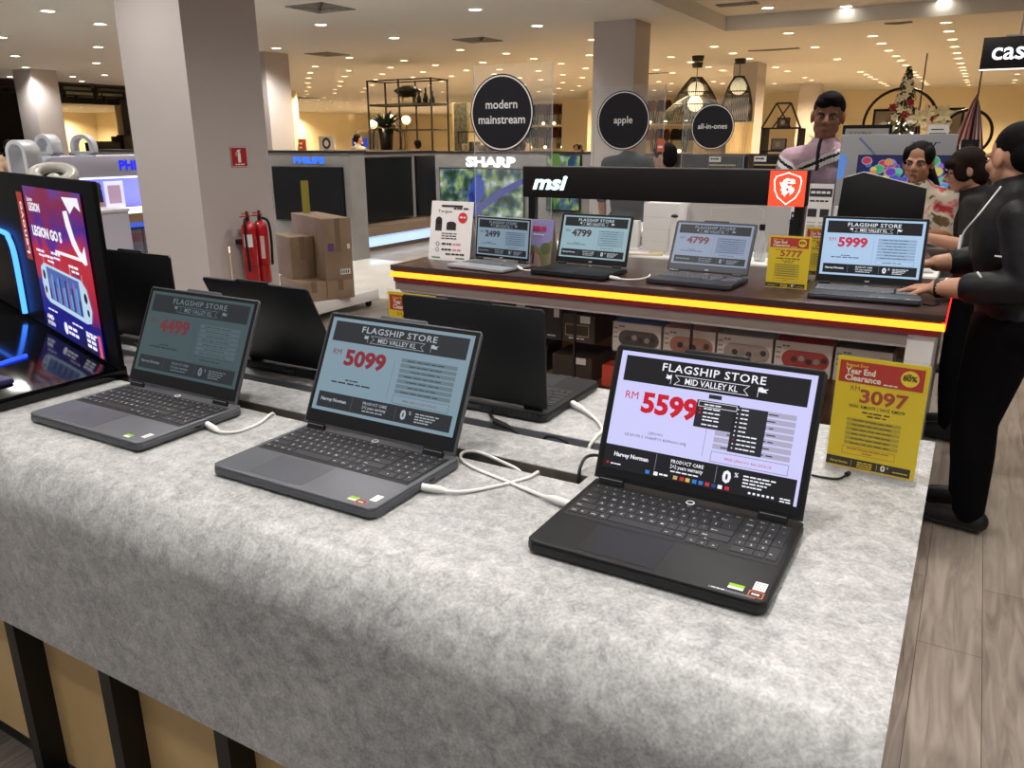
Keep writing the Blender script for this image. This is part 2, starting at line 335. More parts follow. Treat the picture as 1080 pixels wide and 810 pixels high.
# ------------------------------------------------------------------ foreground display counter
m_conc = noisy('grey_concrete_laminate', '#8b8b8c', '#cfcfce', 38, .38, 9, lo=.30, hi=.74, c3='#b0b0b0')
nt, N, L, b = nodes(m_conc)     # second, finer and larger mottling
nz = [n for n in N if n.type == 'TEX_NOISE'][0]; nz.inputs['Distortion'].default_value = .6; nz.inputs['Roughness'].default_value = .72
big = N.new('ShaderNodeTexNoise'); big.inputs['Scale'].default_value = 5; big.inputs['Detail'].default_value = 3
fine = N.new('ShaderNodeTexNoise'); fine.inputs['Scale'].default_value = 210; fine.inputs['Detail'].default_value = 3
mpx = [n for n in N if n.type == 'MAPPING'][0]; L.new(mpx.outputs[0], big.inputs['Vector']); L.new(mpx.outputs[0], fine.inputs['Vector'])
a1 = N.new('ShaderNodeMath'); a1.operation = 'MULTIPLY_ADD'; a1.inputs[1].default_value = .28; L.new(big.outputs['Fac'], a1.inputs[0])
a2 = N.new('ShaderNodeMath'); a2.operation = 'MULTIPLY_ADD'; a2.inputs[1].default_value = .5; L.new(fine.outputs['Fac'], a2.inputs[0])
a0 = N.new('ShaderNodeMath'); a0.operation = 'SUBTRACT'; a0.inputs[1].default_value = .39; L.new(nz.outputs['Fac'], a0.inputs[0])
L.new(a0.outputs[0], a1.inputs[2]); L.new(a1.outputs[0], a2.inputs[2])
cr = [n for n in N if n.type == 'VALTORGB'][0]; L.new(a2.outputs[0], cr.inputs['Fac'])
m_cedge_shaded = noisy('laminate_edge_shaded', '#5d5750', '#6d675f', 30, .6)  # slot wall is the same laminate, its shade put into the colour
m_trough = mt('grey_trough', '#8b8d94', .45, .3)
m_pine = noisy('pale_pine', '#c9a875', '#d8b985', 3, .5, stretch=(1, 8, .6))
m_blk = mt('black_lacquer', '#0d0c0d', .4)
ZT = .94
ct = thing('display_counter', 'long grey concrete-look display counter carrying the front row of laptops', 'display counter', (-1.5, 1.2, 0))
wt = MB()
arc = [(.83-.11*math.sin(a), .83+.11*math.cos(a)) for a in [PI/2*k/20 for k in range(21)]]
prof = [(1.163, ZT)]+arc+[(.72, .54), (.745, .54), (.745, .83)]+[(.83-.085*math.sin(PI/2*k/12), .83+.085*math.cos(PI/2*k/12)) for k in range(11, -1, -1)]+[(1.163, .915)]
wt.prism([(-3.2, y, z) for y, z in prof], (3.2, 0, 0), m_conc, True)
for y0, y1, x0 in ((1.163, 1.203, -.535), (1.203, 1.326, -3.2), (1.326, 1.365, -.535), (1.365, 1.70, -3.2)): wt.box(x0, 0, y0, y1, .915, ZT, m_conc)
o = wt.build('worktop', ct, True); o.data.set_sharp_from_angle(angle=.5)
MB().box(-3.2, -.536, 1.2, 1.2028, .90, ZT-.0005, m_cedge_shaded).build('slot_edge', ct, True)
MB().box(-3.2, -.536, 1.3615, 1.3648, .88, ZT-.0005, m_trough).box(-3.2, -.536, 1.327, 1.365, .87, .88, m_trough).build('cable_trough', ct, True)
MB().box(-3.2, -.536, 1.16, 1.203, .84, .85, m_blk).build('cable_trough', ct, True)
MB().box(-3.2, -.02, .80, .82, .09, .925, m_pine).build('front_panel', ct, True)
MB().box(-3.2, -.03, .83, 1.6, .0, .09, m_blk).build('plinth', ct, True)
MB().box(-.045, -.02, .82, 1.63, .09, .914, m_white).build('end_panel', ct, True)
MB().box(-3.2, -.045, 1.63, 1.65, .09, .914, m_white).build('rear_panel', ct, True)
for k in range(10):
    x = -2.756+.34*k
    if x < -.1: MB().box(x, x+.036, .7455, .7999, .04, .80, m_blk).build('upright_slat', ct, True)

# ------------------------------------------------------------------ screen graphics
def palette(n, white, black, red, bar, txt, lite):
    f = lambda k, c: mt(f'{n}_{k}', '#050506', .35, emit=c, es=1)
    return dict(w=f('white', white), k=f('black', black), r=f('red', red), b=f('bar', bar), t=f('text', txt), l=f('lettering', lite))
def draw_flagship(P, w, h, price, M, menu=False, fine=True, box=True):
    X = lambda f: f*w
    Y = lambda f: (1-f)*h
    R = lambda x0, y0, x1, y1, m, l: P.rect(X(x0), Y(y1), X(x1), Y(y0), m, l)
    R(0, 0, 1, 1, M['w'], 1)
    R(.03, .035, .972, .25, M['k'], 2); R(.03 if not menu else .0, .80, .972 if not menu else .985, .965 if not menu else 1, M['k'], 2)
    P.text('FLAGSHIP STORE', X(.50), Y(.125), .062*h, M['l'], 3, 'c', .012, 0, 2, X(.53), spacing=1.1)
    P.text('MID VALLEY KL', X(.50), Y(.212), .048*h, M['l'], 3, 'c', .012, 0, 2, X(.27))
    rb = [(.31, .15), (.69, .15), (.665, .188), (.69, .226), (.31, .226), (.335, .188)]
    P.line([(X(a), Y(c)) for a, c in rb], .004*h, M['l'], 3, True)
    for sx, x in ((1, .26), (-1, .735)):
        P.line([(X(x+.03*(sx > 0)), Y(.15)), (X(x+.03*(sx > 0)), Y(.225))], .004*h, M['l'], 3)
        q = [(0, 0), (-.014, .008), (-.028, -.004), (-.024, .016), (-.03, .03), (-.014, .038), (0, .03)] if sx > 0 else [(.001, 0), (.014, -.006), (.028, .008), (.05, .004), (.035, .02), (.045, .034), (.02, .036), (.001, .03)]
        q = [(X(x+(.03 if sx > 0 else 0)+a), Y(.152+c)) for a, c in q]; P.poly(q[::-1] if sx > 0 else q[::-1], M['l'], 3)
    P.text('RM', X(.06), Y(.395), .062*h, M['r'], 3, 'l', 0, 0, 2)
    P.text(price, X(.155), Y(.485), .155*h, M['r'], 3, 'l', .042, 0, 3, X(.30))
    R(.515, .36, .5165, .76, M['t'], 2)
    if menu: P.text('LENOVO', X(.26), Y(.665), .022*h, M['t'], 3, 'c', 0, 0, 1); P.text('LEGION 5 15AHP10 83M00011MJ', X(.26), Y(.705), .022*h, M['t'], 3, 'c', 0, 0, 1, X(.33))
    else: P.dash(X(.20), Y(.655), X(.10), .014*h, M['t'], 3, 3, 1); P.dash(X(.10), Y(.69), X(.30), .016*h, M['t'], 3, 5, 2)
    for k in range(7):
        y = .325+.053*k; R(.56, y, .935, y+.04, M['b'], 2)
        P.dash(X(.60+.02*(k % 3)), Y(y+.026), X(.26-.03*(k % 3)), .009*h, M['t'], 3, 5, 3+k)
    P.line([(X(.56), Y(.705)), (X(.935), Y(.705)), (X(.935), Y(.785)), (X(.56), Y(.785))], .003*h, M['t'], 3, True)
    if box: P.text('FREE LENOVO BACKPACK', X(.745), Y(.758), .02*h, M['r'], 3, 'c', 0, 0, 1, X(.23))
    else: P.dash(X(.62), Y(.75), X(.2), .012*h, M['t'], 3, 5, 20)
    P.text('Harvey Norman', X(.15), Y(.89), .034*h, M['l'], 3, 'c', .03, 0, 1, X(.19))
    R(.285, .81, .2865, .945, M['b'], 3); R(.60, .81, .6015, .945, M['b'], 3)
    P.text('PRODUCT CARE', X(.45), Y(.858), .028*h, M['l'], 3, 'c', .015, 0, 1, X(.17))
    P.text('2+2 years warranty', X(.45), Y(.90), .03*h, M['l'], 3, 'c', .015, 0, 1, X(.17))
    P.dash(X(.37), Y(.93), X(.15), .01*h, M['l'], 3, 5, 31)
    P.text('0', X(.655), Y(.925), .088*h, M['l'], 3, 'c', .045, 0, 2); P.text('%', X(.69), Y(.87), .034*h, M['l'], 3, 'l', .02, 0, 1)
    for k in range(4): P.dash(X(.735), Y(.855+.026*k), X(.16-.02*k), .011*h, M['l'], 3, 5, 40+k)
    if menu:
        dk = M['menu']; lt = M['l']; rd = M['r']
        R(.445, .315, .66, .535, dk, 4); R(.635, .325, .80, .685, dk, 4); R(.50, .262, .565, .295, dk, 4)
        P.line([(X(.455), Y(.325)), (X(.648), Y(.325)), (X(.648), Y(.365)), (X(.455), Y(.365))], .004*h, lt, 5, True)
        for k, t in enumerate((.352, .385, .418, .45, .475, .512)): P.dash(X(.485), Y(t), X(.09), .010*h, lt, 5, 3, 50+k)
        for k in range(10):
            y = .35+.034*k; P.dash(X(.672), Y(y), X(.04 if k < 6 else .10), .010*h, lt, 5, 2 if k < 6 else 4, 60+k); P.disc(X(.655), Y(y-.004), .006*h, lt if k != 7 else rd, 5, 8)
        R(.462, .378, .472, .394, rd, 5); R(.462, .41, .472, .426, rd, 5)
        cols = ['ic_blue', 'white', 'ic_sand', 'ic_red', 'ic_yellow', 'ic_blue', 'ic_blue', 'ic_red', 'ic_navy', 'white', 'ic_red']
        for k, cn in enumerate(cols):
            x = (.24, .285, .39, .425, .455, .49, .523, .556, .588, .62, .655)[k]; R(x, .955, x+.022, .985, M.get(cn) or M['w'], 4)
        P.dash(X(.315), Y(.975), X(.05), .014*h, lt, 4, 2, 71)
        for k in range(6): R(.77+.022*k, .962, .782+.022*k, .978, lt, 4)
        P.dash(X(.92), Y(.968), X(.055), .010*h, lt, 4, 2, 72); P.dash(X(.92), Y(.988), X(.055), .010*h, lt, 4, 2, 73)
        R(.02, .945, .034, .962, rd, 4); P.dash(X(.045), Y(.962), X(.06), .01*h, lt, 4, 3, 74)

# ------------------------------------------------------------------ laptops
ROWS = [(.62, ['Esc']+[f'F{i}' for i in range(1, 13)]+['Ins', 'Prt', 'Del'], [.94]*16, ['Hm', 'End', 'Pu', 'Pd'], [1]*4),
        (1, list('`1234567890-=')+['Back'], [1]*13+[2], ['Num', '/', '*', '-'], [1]*4),
        (1, ['Tab']+list('QWERTYUIOP[]')+['\\'], [1.5]+[1]*12+[1.5], ['7', '8', '9', '+'], [1]*4),
        (1, ['Caps']+list("ASDFGHJKL;'")+['Enter'], [1.75]+[1]*11+[2.25], ['4', '5', '6', ''], [1]*4),
        (1, ['Shift']+list('ZXCVBNM,./')+['Shift'], [2.25]+[1]*10+[2.75], ['1', '2', '3', 'En'], [1]*4),
        (1, ['Ctrl', 'Fn', 'Win', 'Alt', '', 'Alt', 'Ctrl'], [1, 1, 1, 1, 5.2, 1.1, 1.1], ['0', '', '.', ''], [1]*4)]
_kb = {}
def keyboard(mb, x0, x1, yb, unit, mk, ml, legends=True, numpad=True):
    """keys drawn from the back row forward; x0..x1 width, yb back edge; local z = 0 on the deck"""
    hgt = .0016; y = yb; tot = 19.3 if numpad else 15; u = (x1-x0)/tot
    def key(x, y, w, d, leg, small=False):
        g = .0016; t = .0012; a, b_, c, e = x+g/2, x+w-g/2, y-d+g/2, y-g/2
        v = [(a, c, 0), (b_, c, 0), (b_, e, 0), (a, e, 0), (a+t*.5, c+t, hgt), (b_-t*.5, c+t, hgt), (b_-t*.5, e-t*.5, hgt), (a+t*.5, e-t*.5, hgt)]
        mb.add(v, [(0, 1, 5, 4), (1, 2, 6, 5), (2, 3, 7, 6), (3, 0, 4, 7), (4, 5, 6, 7)], mk)
        if leg and legends:
            P = Pan(mb, (0, 0, hgt), (1, 0, 0), (0, 1, 0), .00025); hh = .0046 if len(leg) == 1 else .0032
            P.text(leg, x+w/2 if len(leg) == 1 else x+g+.002, y-d*.62, hh if not small else .0026, ml, 1, 'c' if len(leg) == 1 else 'l', .02, 0, 1)
    for r, (hh, L1, W1, L2, W2) in enumerate(ROWS):
        d = unit*hh; x = x0
        for t, q in zip(L1, W1):
            if r == 3 and t == 'Enter': q = 2.25
            key(x, y, q*u, d, t, hh < 1); x += q*u
        if r == 5:      # arrow cluster, dropped towards the user
            for k, t in enumerate('<v>'): key(x+u*(.1+k*.98), y-unit*.42, u*.98, unit*.9, t)
            key(x+u*1.08, y-0.0, u*.98, unit*.42, '^')
        if numpad:
            x = x0+15.3*u
            for t, q in zip(L2, W2):
                if r == 3 and t == '': pass
                elif r == 2 and t == '+': key(x, y, u, 2*d, t)
                elif r == 4 and t == 'En': key(x, y, u, 2*d, t)
                elif r == 5 and t == '0': key(x, y, 2*u, d, t)
                elif r == 5 and t == '': pass
                else: key(x, y, q*u, d, t, hh < 1)
                x += q*u
        y -= d
def laptop(label, loc, rz, W, D, LH, tilt, body, deck, keym, legm, bez, palm, price, group, T=.018, foot=.004, notch=True, menu=False, stick=(), numpad=True, legends=True, logo=None, chin=.036, back=False, kbd=(.112, .228), tp=(.22, .56, .012, .095), shelf=.022, side=.010, free=True, top=.010, lit=False):
    t = thing('laptop', label, 'laptop', loc, rz, group); x0, x1 = -W/2, W/2; z = foot+T
    bm_ = MB(); c = .010; yk = D
    bm_.prism([(x0+c, 0, foot), (x1-c, 0, foot), (x1, c, foot), (x1, yk-c, foot), (x1-c, yk, foot), (x0+c, yk, foot), (x0, yk-c, foot), (x0, c, foot)], (0, 0, T*.72), body)
    b = bm_.build('base', t, bevel=.0025, seg=2)
    dk = MB(); dk.prism([(x0+c, .001, foot+T*.72), (x1-c, .001, foot+T*.72), (x1-.001, c, foot+T*.72), (x1-.001, yk-c, foot+T*.72), (x1-c, yk-.001, foot+T*.72), (x0+c, yk-.001, foot+T*.72), (x0+.001, yk-c, foot+T*.72), (x0+.001, c, foot+T*.72)], (0, 0, T*.28), deck)
    dko = dk.build('deck', t, bevel=.0015, seg=2)
    ft = MB()
    for fx in (x0+.03, x1-.03):
        for fy in (.03, D-.03): ft.cyl((fx, fy, 0), (fx, fy, foot+.001), .008, m_blk, n=10)
    ft.build('foot', b)
    kb = MB(Matrix.Translation((0, 0, z))); ku = (kbd[1]-kbd[0])/5.62
    keyboard(kb, x0+.014, x1-.012, kbd[1]*1.0, ku, keym, legm, legends, numpad); kb.build('keyboard', t)
    MB().box(x0+.011, x1-.009, kbd[0]-.009, kbd[1]+.003, z, z+.0003, mt('key_well', '#17181a', .6)).build('key_well', dko)
    MB().box(x0+tp[0]*W, x0+tp[1]*W, tp[2], tp[3], z, z+.0004, palm).build('touchpad', t)
    # ports on both flanks
    for s_ in (-1, 1):
        p = MB()
        for k in range(2): p.box(s_*W/2-.0006, s_*W/2+.0006, D-.10-.03*k, D-.086-.03*k, foot+.005, foot+.010, m_blk)
        p.build('port', b)
    hy = D-shelf; cs, sn = math.cos(tilt), math.sin(tilt)
    o = V(0, hy, z+.004); ex = V(1, 0, 0); eu = V(0, sn, cs); en = V(0, -cs, sn)
    Pt = lambda x, u, n: o+ex*x+eu*u+en*n
    def slab(mb, a, b_, u0, u1, n0, n1, m):
        mb.prism([Pt(a, u0, n0), Pt(b_, u0, n0), Pt(b_, u1, n0), Pt(a, u1, n0)], en*(n1-n0), m)
    ld = MB(); cc = .007
    ld.prism([Pt(x, u, -.006) for x, u in ((x0+.002, .004), (x1-.002, .004), (x1-.002, LH-cc), (x1-cc, LH), (x0+cc, LH), (x0+.002, LH-cc))], en*.006, body)
    if notch:
        nt_ = [(-.16*W, LH-.001), (.16*W, LH-.001), (.145*W, LH+.006), (-.145*W, LH+.006)]
        ld.prism([Pt(x, u, -.0055) for x, u in nt_], en*.005, body)
    lid = ld.build('lid', t, bevel=.0012, seg=2)
    bz = MB(); slab(bz, x0+.006, x1-.006, .010, LH-.003, 0, .0008, bez); bz.build('bezel', lid)
    sw, sh = W-2*side-.008, LH-chin-top
    sm = MB(); P = Pan(sm, Pt(-sw/2, chin, .0009), ex, eu, .00022)
    if price: draw_flagship(P, sw, sh, price, palette_of[price+label[:3]], menu, True, free)
    else: P.rect(0, 0, sw, sh, mt('screen_magenta', '#0b0c10', .15, emit='#d848d8', es=3) if lit else mt('screen_off', '#0b0c10', .15), 1)
    sm.build('screen', lid)
    for hx in (-.40*W, .37*W):
        hm = MB(); hm.prism([Pt(hx-.022, -.004, -.004), Pt(hx+.022, -.004, -.004), Pt(hx+.022, .009, -.004), Pt(hx-.022, .009, -.004)], en*.0062, m_blk)
        hm.prism([Pt(hx-.02, .004, .0022), Pt(hx+.02, .004, .0022), Pt(hx+.02, .0055, .0022), Pt(hx-.02, .0055, .0022)], en*.0006, mt('hinge_silver', '#9a9ca2', .3, .8))
        hm.build('hinge', t)
    MB().torus((0, kbd[1]+.0085, z+.0006), .0062, .0009, mt('button_ring', '#e9edf2', .3, emit='#c8d2dc', es=.5), n=20, k=6).cyl((0, kbd[1]+.0085, z), (0, kbd[1]+.0085, z+.0008), .0055, deck, n=16).build('power_button', t)
    if logo:
        lg = MB(); P = Pan(lg, Pt(0, .012, .001), ex, eu, .0002); P.text(logo, 0, 0, .008, mt('logo_silver', '#c9ccd0', .4), 1, 'c', .03, .2, 1); lg.build('logo', lid)
    if back:        # the rear edge shows: exhaust slots and ports
        rv = MB()
        for k in range(26):
            x = x0+.02+k*(W-.04)/26
            if k not in (12, 13): rv.box(x, x+.008, D-.001, D+.0006, foot+.004, foot+.015, mt('vent_fin', '#26262a', .5))
        rv.box(-.02, .02, D-.001, D+.0007, foot+.005, foot+.012, mt('port_grey', '#3a3b40', .4)); rv.build('rear_vent', b)
    for (sx_, sy_, w_, h_, m, kind) in stick:
        s_ = MB(); P = Pan(s_, (x0+sx_*W, sy_, z), (1, 0, 0), (0, 1, 0), .00025); P.rect(0, 0, w_, h_, m, 1)
        if kind == 'ring': P.line([(0, 0), (w_, 0), (w_, h_), (0, h_)], .0016, mt('sticker_orange', '#d8693a', .5), 2, True); P.dash(w_*.2, h_*.35, w_*.6, h_*.3, mt('sticker_white', '#eceae6', .5), 2, 3, 5)
        elif kind == 'green': P.rect(0, h_*.42, w_, h_, mt('sticker_green', '#8fc31f', .5), 2); P.dash(.002, .002, w_*.8, h_*.2, mt('sticker_white'), 2, 4, 9)
        elif kind == 'lines':
            for k in range(3): P.dash(.002, h_*(.2+.25*k), w_*.8, h_*.1, mt('sticker_grey', '#9a9a98', .6), 2, 4, k)
        elif kind == 'bar': P.dash(.004, h_*.3, w_*.3, h_*.4, mt('sticker_white'), 2, 3, 4)
        s_.build('sticker', t)
    return t
palette_of = {}
def reg(price, label, *cols): palette_of[price+label[:3]] = palette('scr_'+price+label[:3].strip().replace(' ', '_'), *cols)
mt('sticker_white', '#eceae6', .5); m_stk = mt('sticker_black', '#15151a', .4); m_stw = mt('sticker_paper', '#f0efec', .5); m_stg = mt('sticker_slate', '#5b6168', .4)
K_body = mt('black_plastic', '#141517', .45); K_deck = mt('black_deck', '#18191b', .5, spec=.35); K_palm = mt('black_touchpad', '#1e1f22', .4, spec=.35); K_key = mt('dark_key', '#222326', .5)
G_body = mt('storm_grey', '#55575c', .42, .3); G_deck = mt('storm_deck', '#63656b', .45, .3); G_palm = mt('storm_touchpad', '#595b62', .38, .3); G_key = mt('charcoal_key', '#26272c', .5)
m_leg = mt('key_legend', '#e8e8ea', .6); m_legd = mt('key_legend_grey', '#9fa0a3', .6); m_bez = mt('bezel', '#121315', .5, spec=.3)
lc = 'black gaming laptop at the front right, bright 5599 price screen with an open menu'
la = 'grey laptop beside the dark demo stand, dim screen reading 4499'
lb = 'grey laptop in the middle of the front row, screen reading 5099'
reg('5599', lc, '#cfcdfb', '#18161a', '#c8142a', '#acaac2', '#2a2a36', '#f4f4ff')
p_ = palette_of['5599'+lc[:3]]
for n_, c_ in (('menu', '#25242b'), ('ic_blue', '#2f7fd0'), ('ic_sand', '#c9a36a'), ('ic_red', '#c7313f'), ('ic_yellow', '#e2b84a'), ('ic_navy', '#2c3f7a')): p_[n_] = mt('scr_'+n_, '#050505', .4, emit=c_)
p_['white'] = p_['l']
palette_of['5599'+lc[:3]] = p_
FR = 'front row laptops on the grey counter'
STK = [(.925, .010, .018, .014, m_stk, 'ring'), (.930, .028, .016, .022, m_stw, 'lines'), (.845, .017, .020, .013, m_stw, 'green'), (.78, .006, .06, .005, m_stg, 'bar')]
laptop(lc, (-.328, .905, ZT), 0, .347, .262, .236, .375, K_body, K_deck, K_key, m_leg, m_bez, K_palm, '5599', FR, menu=True, stick=STK, chin=.024)
reg('5099', lb, '#7c93a0', '#27292e', '#7e2630', '#64757f', '#2d353c', '#a6afb6')
reg('4499', la, '#3f5054', '#23282d', '#6a2b33', '#4c5d62', '#252e32', '#66767b')
palette_of['4499gre'], palette_of['5099gre'] = palette_of['4499'+la[:3]], palette_of['5099'+lb[:3]]
STB = [(.83, .012, .018, .013, m_stw, 'green'), (.885, .007, .018, .013, m_stk, 'ring'), (.925, .026, .014, .022, m_stw, 'lines')]
laptop(lb, (-.945, .868, ZT), 0, .376, .255, .240, .46, G_body, G_deck, G_key, m_leg, m_bez, G_palm, '5099', FR, stick=STB, chin=.036)
laptop(la, (-1.525, .868, ZT), 0, .374, .262, .240, .43, G_body, G_deck, G_key, m_leg, m_bez, G_palm, '4499', FR, stick=STB[:1]+STB[2:], chin=.036, free=False)
BK = 'back row laptops seen from behind'
kw = dict(price=None, group=BK, back=True, shelf=.02, legends=False)
laptop('black laptop seen from behind in the middle of the counter', (-.913, 1.69, ZT), PI, .368, .288, .225, .08, K_body, K_deck, K_key, m_legd, m_bez, K_palm, **kw)
laptop('black laptop seen from behind with lid leaning far back towards the front row', (-1.477, 1.69, ZT), PI, .358, .288, .255, .43, K_body, K_deck, K_key, m_legd, m_bez, K_palm, **kw)
laptop('upright black laptop lid close beside the dark demo stand, in front of the column', (-2.075, 1.66, ZT), PI, .35, .26, .255, .02, K_body, K_deck, K_key, m_legd, m_bez, K_palm, lit=True, **kw)

# ------------------------------------------------------------------ cables
m_wc = mt('white_cable', '#e6e4e0', .45); m_kc = mt('black_cable', '#121213', .45)
def cable(name, label, pts, r, m, plug=None, cat='cable'):
    t = thing(name, label, cat, pts[0]); MB().tube(pts, r, m, 8, k=8).build('cord', t, True)
    if plug:
        a, b_ = Vector(plug[0]), Vector(plug[1]); d = b_-a
        MB().cyl(a, a+d*.7, r*2.0, m, n=12).cyl(a+d*.7, b_, r*2.0, m, r1=r*1.1, n=12).build('plug', t, True)
zc = ZT+.003
cable('charging_cable', 'white cable looping from the middle laptop across the counter', [(-.752, 1.002, .949), (-.70, 1.018, .946), (-.660, 1.070, zc), (-.625, 1.135, zc), (-.619, 1.158, .945), (-.622, 1.172, .938), (-.63, 1.183, .90)], .0033, m_wc, ((-.757, 1.0, .950), (-.715, 1.012, .9475)))
cable('charging_cable', 'white cable plugged into the left side of the bright laptop', [(-.506, 1.062, .950), (-.555, 1.074, .947), (-.647, 1.104, zc), (-.733, 1.127, zc), (-.775, 1.150, zc), (-.788, 1.178, .945), (-.765, 1.196, .943), (-.70, 1.178, .942), (-.662, 1.172, .935), (-.64, 1.185, .90)], .0033, m_wc, ((-.503, 1.062, .951), (-.552, 1.074, .948)))
cable('charging_cable', 'white cable of the leftmost grey laptop running into the slot', [(-1.335, 1.03, .950), (-1.29, 1.02, .946), (-1.262, 1.045, zc), (-1.262, 1.10, zc), (-1.276, 1.145, .946), (-1.284, 1.165, .94), (-1.288, 1.18, .90)], .0033, m_wc, ((-1.337, 1.03, .951), (-1.295, 1.021, .947)))
cable('charging_cable', 'white cable from the side of the black laptop facing away', [(-.727, 1.53, .951), (-.69, 1.512, .949), (-.64, 1.472, .945), (-.606, 1.425, .944), (-.60, 1.38, .944), (-.602, 1.352, .93), (-.604, 1.345, .89)], .0036, m_wc, ((-.727, 1.533, .951), (-.685, 1.51, .949)))
cable('power_cable', 'black power cable arching behind the bright laptop into the slot', [(-.50, 1.235, .956), (-.535, 1.252, .962), (-.553, 1.235, .963), (-.552, 1.205, .955), (-.549, 1.19, .935), (-.548, 1.18, .90)], .0032, m_kc)
cable('power_cable', 'black cable with an inline block below the laptop facing away', [(-.865, 1.405, .952), (-.855, 1.385, .948), (-.83, 1.36, .947), (-.80, 1.342, .946), (-.765, 1.333, .944), (-.74, 1.335, .925), (-.73, 1.34, .90)], .0034, m_kc, ((-.825, 1.356, .946), (-.775, 1.334, .946)))
cable('power_cable', 'short black cable end poking out of the rear slot', [(-.71, 1.342, .90), (-.695, 1.338, .938), (-.675, 1.336, .945), (-.655, 1.337, .943), (-.642, 1.342, .93), (-.64, 1.345, .89)], .0032, m_kc)
cable('security_cable', 'thin black cord with red tip behind the yellow price stand', [(-.185, 1.40, .943), (-.163, 1.40, .943), (-.14, 1.405, .944), (-.128, 1.43, .946)], .0022, m_kc, ((-.130, 1.425, .9465), (-.126, 1.436, .9465)))

# ------------------------------------------------------------------ price stands (acrylic block with a printed card)
m_acr = mt('clear_acrylic', '#8f9699', .04); m_acr.node_tree.nodes['Principled BSDF'].inputs['Alpha'].default_value = .035
m_yel = mt('card_yellow', '#e5c817', .5); m_yred = mt('card_red', '#b8301f', .5); m_ygr = mt('card_bar', '#b9a42e', .5); m_ydk = mt('card_dark', '#2c2a22', .5); m_ytx = mt('card_price', '#a9452c', .5); m_ywt = mt('card_white', '#f2ead2', .5); m_prt = mt('card_print', '#5c521f', .5); m_yel2 = mt('card_sun', '#f0d22a', .5)
def draw_yellow(P, w, h, price, fine=True, was=None):
    X = lambda f: f*w
    Y = lambda f: (1-f)*h
    R = lambda x0, y0, x1, y1, m, l: P.rect(X(x0), Y(y1), X(x1), Y(y0), m, l)
    R(0, 0, 1, 1, m_yel, 1); R(.03, .035, .95, .225, m_yred, 2)
    P.text('Biggest Ever', X(.10), Y(.082), .026*h, m_yel2, 3, 'l', .01, 0, 1, X(.25))
    P.text('Year End', X(.10), Y(.145), .05*h, m_ywt, 3, 'l', .03, 0, 2, X(.33)); P.text('Clearance', X(.10), Y(.205), .05*h, m_ywt, 3, 'l', .03, 0, 2, X(.40))
    P.dash(X(.53), Y(.212), X(.16), .012*h, m_ywt, 3, 3, 4)
    P.disc(X(.80), Y(.125), .088*w*1.1, m_yel2, 3); P.text('80%', X(.80), Y(.143), .045*h, m_ydk, 4, 'c', .03, 0, 2, X(.15)); P.dash(X(.76), Y(.095), X(.06), .01*h, m_ydk, 4, 2, 6)
    P.text('RM', X(.18), Y(.29), .04*h, m_ytx, 2, 'l', 0, 0, 2); P.text(price, X(.29), Y(.385), .112*h, m_ytx, 2, 'l', .03, 0, 3, X(.53))
    if was: P.text(was, X(.49), Y(.44), .028*h, m_ydk, 2, 'c', .01, 0, 1, X(.62))
    else: P.dash(X(.2), Y(.44), X(.58), .02*h, m_ydk, 2, 6, 8)
    P.dash(X(.34), Y(.48), X(.32), .014*h, m_prt, 2, 4, 9); P.dash(X(.40), Y(.51), X(.22), .014*h, m_prt, 2, 3, 10)
    for k in range(6):
        y = .535+.042*k; R(.18, y, .78, y+.03, m_ygr, 2); P.dash(X(.25), Y(y+.02), X(.45), .008*h, m_prt, 3, 6, 11+k)
    P.line([(X(.17), Y(.80)), (X(.76), Y(.80)), (X(.76), Y(.865)), (X(.17), Y(.865))], .003*h, m_ytx, 2, True)
    P.dash(X(.22), Y(.82), X(.48), .008*h, m_ytx, 3, 8, 20); P.dash(X(.40), Y(.848), X(.12), .008*h, m_ytx, 3, 2, 21)
    R(.0, .905, .95, .985, m_ydk, 2); P.text('Harvey Norman', X(.15), Y(.96), .022*h, m_yel2, 3, 'c', .02, 0, 1, X(.2))
    P.dash(X(.36), Y(.935), X(.18), .01*h, m_yel2, 3, 3, 30); P.dash(X(.36), Y(.955), X(.18), .01*h, m_yel2, 3, 4, 31); P.dash(X(.36), Y(.975), X(.18), .01*h, m_yel2, 3, 4, 32)
    R(.29, .915, .294, .975, m_yel, 3); R(.58, .915, .584, .975, m_yel, 3)
    P.text('0', X(.65), Y(.968), .05*h, m_ywt, 3, 'c', .04, 0, 2); P.text('%', X(.69), Y(.94), .018*h, m_ywt, 3, 'l', .02, 0, 1)
    P.dash(X(.76), Y(.96), X(.17), .008*h, m_yel2, 3, 5, 33)
def price_stand(label, loc, rz, w, h, price, group, was=None):
    t = thing('price_stand', label, 'price stand', loc, rz, group); e = .004
    MB().box(-w/2-.004, w/2+.004, -.004, -.001, .006, h+.014, m_acr).box(-w/2-.004, w/2+.004, .0025, .005, .006, h+.014, m_acr).box(-w/2-.004, w/2+.004, -.012, .022, 0, .006, m_acr).build('acrylic_holder', t)
    c = MB(); c.box(-w/2, w/2, 0, .0012, .008, h+.008, m_yel); P = Pan(c, (-w/2, -.0001, .008), (1, 0, 0), (0, 0, 1), .00025); draw_yellow(P, w, h, price, True, was); c.build('price_card', t); return t
YS = 'yellow clearance price stands'
price_stand('yellow clearance price card reading 3097 at the corner of the grey counter', (-.097, 1.452, ZT), math.radians(-4), .148, .208, '3097', YS, 'WAS: RM3375 | SAVE RM278')
price_stand('yellow price card half hidden behind the black laptop facing away', (-1.19, 1.56, ZT), 0, .148, .208, '2599', YS)
tpc = thing('price_stand', 'price card seen edge on above the leaning black lid', 'price stand', (-1.764, 1.50, ZT), math.radians(139.6), YS)
